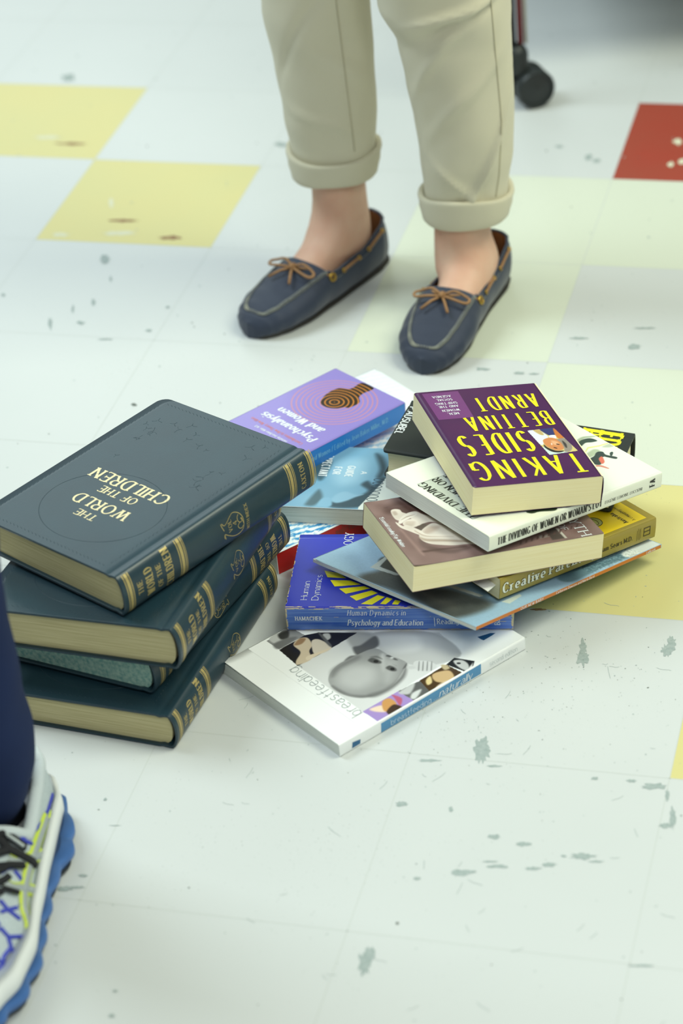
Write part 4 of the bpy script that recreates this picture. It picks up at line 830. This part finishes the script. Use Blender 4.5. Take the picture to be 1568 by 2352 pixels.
for q in LEGS:
    d = (q['t'] - q['h']).normalized(); q['d'] = d; base = q['h'] + d * .055; q['base'] = base
    R_ = leg_rings(q['rows'], base, .9, step=9)
    rg = [ring_pts(c, a, .88, fold=.0032, sd=q['sd'], folds=q['folds']) for c, a in R_]; q['R'] = R_
    hips.append((R_[0], rg[0])); loft(tr, rg, flip=True)
# seat of the trousers joins the two legs above the frame
(c0, a0), (c1, a1) = hips[0][0], hips[1][0]; mid = (c0 + c1) / 2; top_r = []
for k in range(9):
    t = k / 8; c = mid + Vector((0, 0, -.03 + .24 * t)); a = (c1 - c0).length / 2 + (a0 + a1) / 2 * (.95 - .12 * t); top_r.append(ring_pts(c, a, .62, fold=.002, sd=2))
loft(tr, top_r, (True, True), flip=True); local(tr, inv)
tro = tr.build('trousers', khaki, P1, smooth=True)
for q in LEGS:
    mb = MB(); (y0, l0, r0), (y1, l1, r1) = q['cuff']; a_, b_ = hit(l0, y0, q['base'], FH_), hit(r0, y0, q['base'], FH_); c_, d_ = hit(l1, y1, q['base'], FH_), hit(r1, y1, q['base'], FH_)
    cT, aT, cB, aB = (a_ + b_) / 2, (b_ - a_).length / 2, (c_ + d_) / 2, (d_ - c_).length / 2; rg = []
    prof = [(.25, -.004), (.02, -.002), (-.02, .001), (0, .0036), (.1, .0046), (.3, .0036), (.5, .0042), (.75, .003), (.93, .0026), (1.0, .001), (1.02, -.003), (.95, -.005), (.5, -.006)]
    for t, o in prof:
        c = cT.lerp(cB, t); a = aT + (aB - aT) * t + o - .003
        rr = ring_pts(c, a, .88, fold=.0018, sd=q['sd'] + 2)
        rr = [p + Vector((0, 0, .0035 * math.sin(2 * PI * k / 72 * 2 + q['sd']) * (1 - t))) for k, p in enumerate(rr)]; rg.append(rr)
    loft(mb, rg, flip=True); local(mb, inv); co = mb.build('rolled_cuff', khaki, tro, smooth=True)
    mb = MB(); bv = BVHTree.FromPolygons([Vector(v) for v in tr.V], tr.F); P = []
    sm = q['seam']
    for i in range(len(sm) - 1):
        for k in range(14):
            x = sm[i][0] + (sm[i + 1][0] - sm[i][0]) * k / 14; y = sm[i][1] + (sm[i + 1][1] - sm[i][1]) * k / 14
            o, dr = ray(x, y); h = bv.ray_cast(o + inv, dr.normalized())
            if h[0]: P.append(h[0] - dr.normalized() * .0002)
    mb.tube(P, .0009, 6); mb.build('pressed_seam', mat('khaki_seam', (184, 178, 152), .9), tro, smooth=True)

# legs and feet as one body (joined under the trousers)
verts = []; edges = []; rad = []
def node(p, rx, ry, par=None):
    verts.append(tuple(Vector(p) + inv)); rad.append((rx, ry)); i = len(verts) - 1
    if par is not None: edges.append((par, i))
    return i
pel = node(mid + Vector((0, 0, .10)), .10, .08)
for q in LEGS:
    b, d, h = q['base'], q['d'], q['h']; up = Vector((0, 0, 1)); cs = [c for c, a in q['R']]; c_at = lambda z: min(cs, key=lambda c: abs(c.z - z))
    kn = node(c_at(.52), .05, .05, node(c_at(.75), .065, .065, pel)); cf = node(c_at(.33), .046, .046, kn); lo = node(c_at(.19), .036, .036, cf)
    px = hit(*((783, 470) if q is LEGS[0] else (1057, 562)), b, FH_)
    an = node(px, .0325 if q is LEGS[0] else .037, .0325, lo); a2 = node(Vector((b.x, b.y, .066)) * .5 + Vector((px.x, px.y, .066)) * .5 + d * .006, .031, .033, an)
    node(h + d * .03 + up * .034, .024, .024, a2)
    i1 = node(h + d * .095 + up * .046, .028, .027, a2); i2 = node(h + d * .138 + up * .033, .028, .020, i1); i3 = node(h + d * .17 + up * .024, .030, .015, i2); node(h + d * .205 + up * .019, .024, .010, i3)
me = bpy.data.meshes.new('body'); me.from_pydata(verts, edges, []); bo = bpy.data.objects.new('body', me); COL.objects.link(bo); bo.parent = P1; me.materials.append(skin_m)
md = bo.modifiers.new('skin', 'SKIN'); md.use_smooth_shade = True
for i, (a, b_) in enumerate(rad): me.skin_vertices[0].data[i].radius = (a, b_)
me.skin_vertices[0].data[0].use_root = True
md = bo.modifiers.new('sub', 'SUBSURF'); md.levels = 2; md.render_levels = 2
# tendons over the instep
navy_l = mat('navy_nubuck', (47, 56, 74), .62, .35, noise=.7, nscale=16, ncol=(40, 48, 68), bump=.2, bscale=1200, bdist=.0003, sheen=.2)
tan_l = mat('tan_leather', (150, 104, 66), .6, .3); lace_m = mat('tan_lace', (160, 122, 84), .65, .3, noise=.4, nscale=200, ncol=(128, 92, 60)); sole_m = mat('dark_rubber_sole', (52, 50, 46), .7)
stitch_m = mat('cream_stitch', (170, 172, 156), .7); brass = mat('brass_eyelet', (190, 156, 70), .3, .5, metal=.9)
def interp(T_, s):
    for (a, b), (c, d) in zip(T_, T_[1:]):
        if s <= c: t = (s - a) / (c - a); t = t * t * (3 - 2 * t) * .6 + t * .4; return b + (d - b) * t
    return T_[-1][1]
class Shoe:
    def __init__(s, h, d, L, w, H, zt, s0, s1, skew=0, pw=.72):
        s.h, s.d, s.L = h, d, L; s.l = Vector((-d.y, d.x, 0)); s.w, s.H, s.zt, s.s0, s.s1, s.skew, s.pw = w, H, zt, s0, s1, skew, pw
    def phim(s, u):
        z, Hc = interp(s.zt, u), interp(s.H, u)
        if u >= s.s1: return PI
        k = min(1, max(0, (s.s1 - u) / .05)); base = math.radians(124); return PI - (PI - base) * math.sqrt(k)
    def Hv(s, u):
        k = min(1, max(0, (s.s1 - u) / .05)); k = math.sqrt(k); z = interp(s.zt, u); hv = 2 * z / (1 - math.cos(math.radians(124)))
        return interp(s.H, u) * (1 - k) + hv * k
    def pt(s, u, ph, e=0):      # ph signed angle from the sole's centre line
        w = interp(s.w, u); H = s.Hv(u); x = w * math.copysign(abs(math.sin(ph)) ** (s.pw if abs(ph) < PI / 2 else .96), ph) if abs(abs(ph) - PI) > 1e-6 else 0; z = H * (1 - math.cos(ph)) / 2
        taper = 0
        if u < .12: taper = (.12 - u) / .12 * .012 * (z / .06)       # the back leans in
        c = s.h + s.d * (u * s.L + taper) + s.l * (x + s.skew * math.sin(PI * u) * .01)
        n = (s.l * math.copysign(abs(math.sin(ph)), ph) + Vector((0, 0, 1)) * (-math.cos(ph))).normalized()
        return c + Vector((0, 0, z)) + n * e
    def upper(s, name, m, inner, parent, d0, nph=56, ns=110, thick=.0022):
        us = [0.5 - .5 * math.cos(PI * k / ns) for k in range(ns + 1)]; us = sorted(set(us + [s.s1 - .05 * (k / 16) ** 2 for k in range(17)])); V = []
        for u in us:
            pm = s.phim(u)
            for j in range(nph + 1):
                V.append(s.pt(u, -pm + 2 * pm * j / nph) + d0)
        o = mesh_obj(name, V, grid_faces(len(us), nph + 1), m, parent, smooth=True); o.data.materials.append(inner); s.F = [tuple(p.vertices) for p in o.data.polygons]
        bm = bmesh.new(); bm.from_mesh(o.data); bmesh.ops.remove_doubles(bm, verts=bm.verts, dist=.0002); bm.to_mesh(o.data); bm.free()
        md = o.modifiers.new('leather', 'SOLIDIFY'); md.thickness = thick; md.offset = -1; md.material_offset = 1; md.material_offset_rim = 0
        s.V = V; return o
    def topline(s, side, u0, u1, e=0, n=40, dphi=0):
        return [s.pt(u0 + (u1 - u0) * k / n, side * (s.phim(u0 + (u1 - u0) * k / n) - dphi), e) for k in range(n + 1)]
for li, q in enumerate(LEGS):
    d0 = inv; sgn = 1 if li == 0 else -1
    S_ = Shoe(q['h'] - q['d'] * .008, q['d'], .240, [(0, .0), (.02, .015), (.06, .024), (.15, .0305), (.35, .0325), (.55, .0375), (.72, .0425), (.84, .040), (.91, .0335), (.95, .027), (.98, .0185), (.993, .011), (1, .0)],
              [(0, .05), (.45, .064), (.58, .061), (.66, .055), (.74, .049), (.82, .043), (.9, .036), (.96, .028), (1, .020)], [(0, .066), (.1, .062), (.3, .046), (.5, .044), (.62, .047), (1, .02)], 0, .605, skew=sgn * .5)
    root = S_.upper('loafer', navy_l, tan_l, P1, d0, thick=.0011)
    mb = MB(); P = S_.topline(1, .0, .565, .0004) ; P2 = S_.topline(-1, .0, .565, .0004)
    arch = [S_.pt(.50 + .035 * math.sin(PI * k / 20) ** .7, 0, 0) for k in ()]
    mb.tube([p + d0 for p in P], .0018, 6); mb.tube([p + d0 for p in P2], .0018, 6); mb.build('collar_binding', navy_l, root, smooth=True)
    # raised apron seam with hand stitching
    def apron(a, e=0):
        u = .50 + .425 * math.cos(a); x = .0285 * math.sin(a) ** .75 * (1 if abs(a) else 1); w = interp(S_.w, u); return u, x, w
    Ps = []
    for k in range(61):
        t = -1 + 2 * k / 60; a = abs(t) * PI / 2; u = .575 + .375 * math.cos(a); x = .0300 * math.sin(a) ** .55; w = interp(S_.w, u); r_ = min(.999, (x / w)) ** (1 / .96); ph = PI - math.asin(r_); Ps.append((u, math.copysign(ph, t) if abs(t) > 1e-6 else PI))
    mb = MB(); mb.tube([S_.pt(u, p, .0003) + d0 for u, p in Ps], .0017, 6); mb.build('apron_seam', navy_l, root, smooth=True)
    mb = MB()
    for k in range(0, 60):
        for f in (.15, .65):
            i = k; u, p = Ps[i]; u2, p2 = Ps[i + 1]; A = S_.pt(u, p, .0012).lerp(S_.pt(u2, p2, .0012), f); tdir = (S_.pt(u2, p2, 0) - S_.pt(u, p, 0))
            if tdir.length < 1e-5: continue
            tdir.normalize(); nn = (A - (S_.h + S_.d * (u * S_.L))).normalized(); sd_ = tdir.cross(nn).normalized() * .0022
            mb.tube([A - sd_ + d0 - nn * .0006, A + nn * .0012 + d0, A + sd_ + d0 - nn * .0006], .00032, 4)
    # quarter seam stitches along the collar
    for side in (1, -1):
        Q2 = S_.topline(side, .04, .555, .0003, 60, dphi=.24)
        for k in range(0, 60, 2): mb.tube([Q2[k] + d0, Q2[k + 1] + d0], .0003, 4)
    mb.build('hand_stitching', stitch_m, root)
    mb = MB(); V = []
    for zz, sc in ((0, .74), (.003, .82), (.006, .84)):
        rr = []
        for k in range(80):
            a = 2 * PI * k / 80; u = .5 - .5 * math.cos(a); u = .015 + .965 * u; x = interp(S_.w, u) * sc * (1 if math.sin(a) > 0 else -1) * min(1, abs(math.sin(a)) * 6)
            rr.append(S_.h + S_.d * (u * S_.L) + S_.l * (x + S_.skew * math.sin(PI * u) * .01) + Vector((0, 0, zz + .0002)) + d0)
        V.append(rr)
    loft(mb, V, (True, True)); mb.build('sole', sole_m, root, smooth=False)
    # rawhide lace threaded along the collar, brass eyelets, bow
    mb = MB(); eb = MB()
    for side in (1, -1):
        for u0, u1 in ((.47, .34), (.26, .14)):
            mb.tube([p + d0 for p in S_.topline(side, u0, u1, .0016, 14, dphi=.14)], .0017, 6)
        for u in (.56, .47, .34, .26, .14):
            c = S_.pt(u, side * (S_.phim(min(u, .55)) - .14), .0014) + d0; nn = (c - d0 - (S_.h + S_.d * (u * S_.L) + Vector((0, 0, .03)))); nn = nn.normalized(); k_ = 1.5 if u == .56 else .8
            a1 = S_.d; a2 = nn.cross(a1).normalized()
            eb = MB(); eb.tube([c + (a1 * math.cos(t) + a2 * math.sin(t)) * .0027 * k_ + nn * .0006 for t in [2 * PI * j / 14 for j in range(14)]], .0010 * k_, 5, closed=True); eb.build('eyelet', brass, root, smooth=True)
    K = S_.pt(.675, PI, .0035)
    for side in (1, -1):
        E_ = S_.pt(.56, side * (S_.phim(.55) - .14), .002); mb.tube([E_ + d0, E_.lerp(K, .5) + Vector((0, 0, .003)) + d0, K + d0], .0019, 6)
        o1 = K + S_.l * side * .026 - S_.d * .004 + Vector((0, 0, .001)); o2 = K + S_.l * side * .030 + S_.d * .006 - Vector((0, 0, .002))
        loop = [K, K.lerp(o1, .5) + Vector((0, 0, .005)) - S_.d * .002, o1, K + S_.l * side * .033 + Vector((0, 0, -.001)), o2, K.lerp(o2, .5) + S_.d * .003 + Vector((0, 0, .002)), K]
        sp_ = smooth_open(loop)
        mb.tube([p + d0 for p in sp_], .0016, 6)
        tip = K + S_.l * side * .016 + S_.d * .024 - Vector((0, 0, .006)); mb.tube([K + d0, K.lerp(tip, .5) + Vector((0, 0, .002)) + d0, tip + d0], .0017, 6)
    mb.tube([K - S_.d * .004 + d0, K + Vector((0, 0, .0025)) + d0, K + S_.d * .004 + d0], .0034, 8)
    mb.build('rawhide_lace', lace_m, root, smooth=True); pass
    ins = MB(); V = []
    for k in range(60):
        a = 2 * PI * k / 60; u = .03 + .6 * (.5 - .5 * math.cos(a)); V.append(S_.h + S_.d * (u * S_.L) + S_.l * (interp(S_.w, u) * .68 * (1 if math.sin(a) > 0 else -1) * min(1, abs(math.sin(a)) * 5) + S_.skew * math.sin(PI * u) * .01) + Vector((0, 0, .012)) + d0)
    ins.add(V, [tuple(range(60))]); ins.build('insole', tan_l, root)

# ---- the second person at the left edge
H2 = Vector((.371, -1.270, 0)); D2 = Vector((.14, -.99, 0)).normalized(); base2 = H2 + D2 * .07
P2 = thing('person', 'person at the left edge in dark navy trousers and a blue and grey running shoe', 'person', Matrix.Translation(H2)); inv2 = -H2
navy_c = mat('navy_cotton', (28, 42, 78), .9, .2, noise=.4, nscale=20, ncol=(24, 36, 66), bump=.3, bscale=1500, bdist=.0003)
mb = MB(); rows = [(-300, -520, -120), (300, -480, -100), (900, -430, -55), (1290, -380, 0), (1420, -350, 20), (1600, -310, 54), (1700, -280, 80), (1760, -265, 82), (1825, -255, 66), (1868, -245, 44)]
Rr = leg_rings(rows, base2, .9, step=20); rg = [ring_pts(c, a, .8, fold=.004, sd=7) for c, a in Rr]
c, a = Rr[-1]; rg += [ring_pts(c - Vector((0, 0, .001)), a - .003, .8, fold=.004, sd=7), ring_pts(c + Vector((0, 0, .02)), a - .005, .8, fold=.004, sd=7)]
loft(mb, rg, flip=True); local(mb, inv2); mb.build('trousers', navy_c, P2, smooth=True)
mb = MB(); q0 = Rr[len(Rr) // 2][0]
sh2 = -RGT * .022
pts = [(H2 + D2 * .055 + sh2 * .4 + Vector((0, 0, .03)), .028), (H2 + D2 * .062 + sh2 * .7 + Vector((0, 0, .07)), .032), (H2 + D2 * .07 + sh2 + Vector((0, 0, .105)), .034)] + [(Rr[k][0].copy(), .030 + .006 * (len(Rr) - k) / len(Rr)) for k in range(len(Rr) - 14, 4, -6)]
mb.tube([p + inv2 for p, r in pts], [r for p, r in pts], 24); mb.build('body', skin_m, P2, smooth=True)
mb = MB(); mb.tube([p + inv2 for p, r in pts[:4]], [r + .002 for p, r in pts[:4]], 24); mb.build('sock', mat('black_sock', (24, 28, 38), .95, .1), P2, smooth=True)
S2 = Shoe(H2 - D2 * .004, D2, .288, [(0, .0), (.015, .018), (.05, .030), (.13, .039), (.35, .042), (.55, .046), (.70, .051), (.83, .047), (.92, .036), (.97, .022), (1, .0)],
          [(0, .08), (.40, .082), (.5, .081), (.62, .075), (.74, .068), (.85, .060), (.93, .050), (.98, .036), (1, .02)], [(0, .086), (.08, .084), (.2, .068), (.34, .062), (.44, .070), (1, .03)], 0, .44, pw=.62)
mesh_g = mat('grey_mesh_fabric', (186, 198, 202), .85, .2, bump=.5, bscale=900, bdist=.0005, noise=.4, nscale=500, ncol=(150, 164, 170))
run = S2.upper('running_shoe', mesh_g, mat('shoe_lining', (60, 66, 76), .9), P2, inv2, thick=.004)
bv = BVHTree.FromPolygons([Vector(v) for v in S2.V], S2.F)
def proj_line(P, e=.0006, dens=8):
    out = []
    for a, b in zip(P, P[1:]):
        for k in range(dens):
            x, y = a[0] + (b[0] - a[0]) * k / dens, a[1] + (b[1] - a[1]) * k / dens; o, dr = ray(x, y); dr.normalize(); h = bv.ray_cast(o + inv2, dr)
            if h[0]:
                n = h[1] if h[1].dot(dr) < 0 else -h[1]; out.append((h[0] + n * e, n))
    return out
def flat_ribbon(mb, P, w, e=.0006, t=.0008):
    L_ = proj_line(P, e)
    if len(L_) < 3: return
    V = []; 
    for i, (p, n) in enumerate(L_):
        tg = (L_[min(i + 1, len(L_) - 1)][0] - L_[max(i - 1, 0)][0]).normalized(); sd_ = tg.cross(n).normalized() * w
        V += [p - sd_ - n * t, p - sd_ * .8 + n * t, p + sd_ * .8 + n * t, p + sd_ - n * t]
    mb.add(V, grid_faces(len(L_), 4))
z = zoom(0, 1640, 3.36)
mb = MB()
for P in ([(150, 975), (230, 930), (300, 870), (365, 750), (408, 600)], [(150, 965), (260, 1010)], [(0, 1440), (60, 1512), (140, 1492)], [(60, 1512), (165, 1595)], [(0, 1650), (65, 1722), (185, 1716)], [(62, 1722), (85, 1810), (112, 1880)], [(85, 1800), (30, 1870), (0, 1990)], [(0, 1530), (60, 1512)], [(0, 1230), (60, 1190), (175, 1165)], [(110, 1210), (150, 1260), (170, 1290)], [(0, 1990), (60, 1960)], [(150, 1490), (180, 1440)], [(-60, 1540), (0, 1650)], [(-90, 1700), (0, 1650)], [(-60, 1880), (0, 1990)], [(-100, 1420), (0, 1440)]):
    flat_ribbon(mb, z(P), .0017)
for side in (1, -1):      # the same webbing carried on over the toe and the inner side
    for u0 in ((.52, .60, .68, .76, .84) if side < 0 else (.80, .88)):
        P = [S2.pt(u0 + .07 * math.sin(k * .9) * .4 + .03 * k / 6, side * (1.75 + 1.15 * k / 6), .0006) + inv2 for k in range(7)]; mb.tube(P, .0013, 5)
    if side < 0: mb.tube([S2.pt(.46 + .44 * k / 16, side * (2.15 + .25 * math.sin(k * 1.3)), .0006) + inv2 for k in range(17)], .0013, 5)
mb.build('blue_webbing', mat('blue_overlay', (48, 62, 176), .5), run, smooth=True)
mb = MB(); flat_ribbon(mb, z([(420, 560), (452, 680), (456, 800), (440, 930), (400, 1020)]), .006, .0005); flat_ribbon(mb, z([(405, 640), (412, 760), (398, 880), (360, 990)]), .004, .0005)
mb.build('heel_overlay', mat('slate_overlay', (74, 88, 122), .4, noise=.6, nscale=90, ncol=(52, 62, 92)), run, smooth=True)
lime = mat('lime_trim', (196, 216, 70), .5); silver = mat('silver_overlay', (156, 166, 168), .4)
SP = ([(352, 800), (318, 900), (262, 1060), (214, 1210), (178, 1380), (180, 1500), (208, 1600), (214, 1740)], [(385, 760), (375, 880), (338, 1060), (322, 1180), (300, 1295)], [(62, 1122), (120, 1150), (240, 1112), (385, 1062)], [(32, 1308), (100, 1345), (200, 1350), (285, 1375)])
mb = MB(); [flat_ribbon(mb, z(P), .0056, .0010) for P in SP]; mb.build('lime_edging', lime, run, smooth=True)
mb = MB(); [flat_ribbon(mb, z(P), .0034, .0016) for P in SP]; mb.build('silver_stripes', silver, run, smooth=True)
mb = MB()
for side in (1, -1): mb.tube([p + inv2 for p in S2.topline(side, 0, .44, -.002, 90)], .0058, 10)
mb.build('padded_collar', mat('collar_grey', (196, 206, 210), .95, .1, bump=.6, bscale=600, bdist=.001), run, smooth=True)
mb = MB()
for P, w in (([(-60, 880), (60, 960), (190, 1060)], .0042), ([(-40, 960), (60, 1060), (230, 1150), (250, 1190)], .0036), ([(-40, 1195), (60, 1180), (180, 1180)], .003), ([(-40, 1330), (30, 1290), (60, 1260)], .003), ([(0, 1360), (140, 1400)], .002), ([(-90, 1420), (20, 1380)], .003), ([(-200, 1000), (-60, 1100), (60, 1060)], .0036), ([(-200, 1180), (-60, 1250), (60, 1180)], .003)): flat_ribbon(mb, z(P), w, .004, .0012)
mb.build('shoe_lace', mat('black_lace', (20, 22, 28), .8), run, smooth=True)
mb = MB(); flat_ribbon(mb, z([(30, 960), (100, 1010), (160, 1055)]), .0012, .0056); mb.build('lace_fleck', mat('lace_white', (190, 200, 200), .8), run)
def sole_ring(zz, grow, scal=0, n=160):
    rr = []
    for k in range(n):
        a = 2 * PI * k / n; u = .5 - .5 * math.cos(a); x = (interp(S2.w, max(0, min(1, u))) + grow) ; sg = 1 if math.sin(a) >= 0 else -1
        if u < .02 or u > .98: x = min(x, x * abs(math.sin(a)) * 5)
        g = scal * abs(math.sin(u * PI * 9)) + scal * 1.9 * math.exp(-((u - .25) / .10) ** 2)
        rr.append(H2 + D2 * ((u - .5) * (S2.L + 2 * grow) + S2.L * .5 - .004) + S2.l * sg * (x + g) + Vector((0, 0, zz)) + inv2)
    return rr
mb = MB(); loft(mb, [sole_ring(.022, .003), sole_ring(.026, .0055), sole_ring(.034, .0055), sole_ring(.042, .0045), sole_ring(.046, .0015)], (True, True)); mb.build('midsole', mat('white_foam', (232, 236, 236), .6), run, smooth=True)
mb = MB(); loft(mb, [sole_ring(.008, .002, .004), sole_ring(.014, .0055, .005), sole_ring(.020, .0055, .005), sole_ring(.024, .003, .002)], (True, True)); mb.build('cushion_pods', mat('blue_rubber', (66, 112, 178), .45, noise=.4, nscale=60, ncol=(50, 90, 150)), run, smooth=True)
mb = MB(); loft(mb, [sole_ring(.0003, -.002, .004), sole_ring(.004, .001, .005), sole_ring(.0085, .002, .005)], (True, True)); mb.build('outsole', mat('dark_outsole', (44, 54, 66), .7), run, smooth=True)

# ---------------------------------------------------------------- rolling cart behind the standing person
cb = floor_pt(1221, 236); CT = Vector((cb.x, cb.y, 0))
ct = thing('rolling_cart', 'rolling cart on black casters behind the standing person', 'cart', Matrix.Translation(CT))
blk = mat('black_plastic', (34, 40, 40), .45, .5); g0 = (-FH_ * .9 + RGT * .25).normalized()
ca = bpy.data.objects.new('caster', None); COL.objects.link(ca); ca.parent = ct
for off in (-.013, .013):
    mb = MB(); R0 = .0262; mb.lathe(Vector((0, 0, R0)) + g0 * off, g0, [(-.009, R0 * .6), (-.009, R0 * .93), (-.006, R0), (.006, R0), (.009, R0 * .93), (.009, R0 * .84), (.0065, R0 * .8), (.0075, .004), (.0085, .002)], 40); mb.build('wheel', blk, ca, smooth=True, autosmooth=.6)
mb = MB(); sw = Vector((0, 0, 0)) - RGT * .018
mb.lathe(sw + Vector((0, 0, .046)), (0, 0, 1), [(0, .013), (.002, .0155), (.028, .0155), (.036, .012), (.040, .006)], 28)
mb.tube([Vector((0, 0, .028)), Vector((0, 0, .045)) - RGT * .006, sw + Vector((0, 0, .055))], [.010, .012, .013], 12); mb.build('caster_hood', blk, ca, smooth=True, autosmooth=.7)
for dx, w, m in ((-.024, .0085, mat('black_post', (44, 44, 46), .4)), (-.010, .004, mat('red_post', (122, 38, 40), .45)), (-.003, .0025, mat('chrome_post', (214, 208, 190), .3, metal=.6))):
    mb = MB(); c = sw + RGT * (dx + .016); mb.tube([c + Vector((0, 0, .086)), c + Vector((0, 0, .60))], w, 10); mb.build('post', m, ct, smooth=True)
mb = MB(); A_ = sw + Vector((0, 0, .20))
V = [A_ + RGT * a + FH_ * b + Vector((0, 0, c)) for c in (0, .025) for a, b in ((.04, .06), (1.1, .06), (1.1, .95), (.04, .95))]; mb.add(V, [(0, 1, 2, 3), (7, 6, 5, 4), (0, 4, 5, 1), (1, 5, 6, 2), (2, 6, 7, 3), (3, 7, 4, 0)])
mb.build('unseen_shade_slab', mat('shade_slab_grey', (140, 146, 144), .5), ct)  # added slab out of view, sized and lowered to shade the floor below
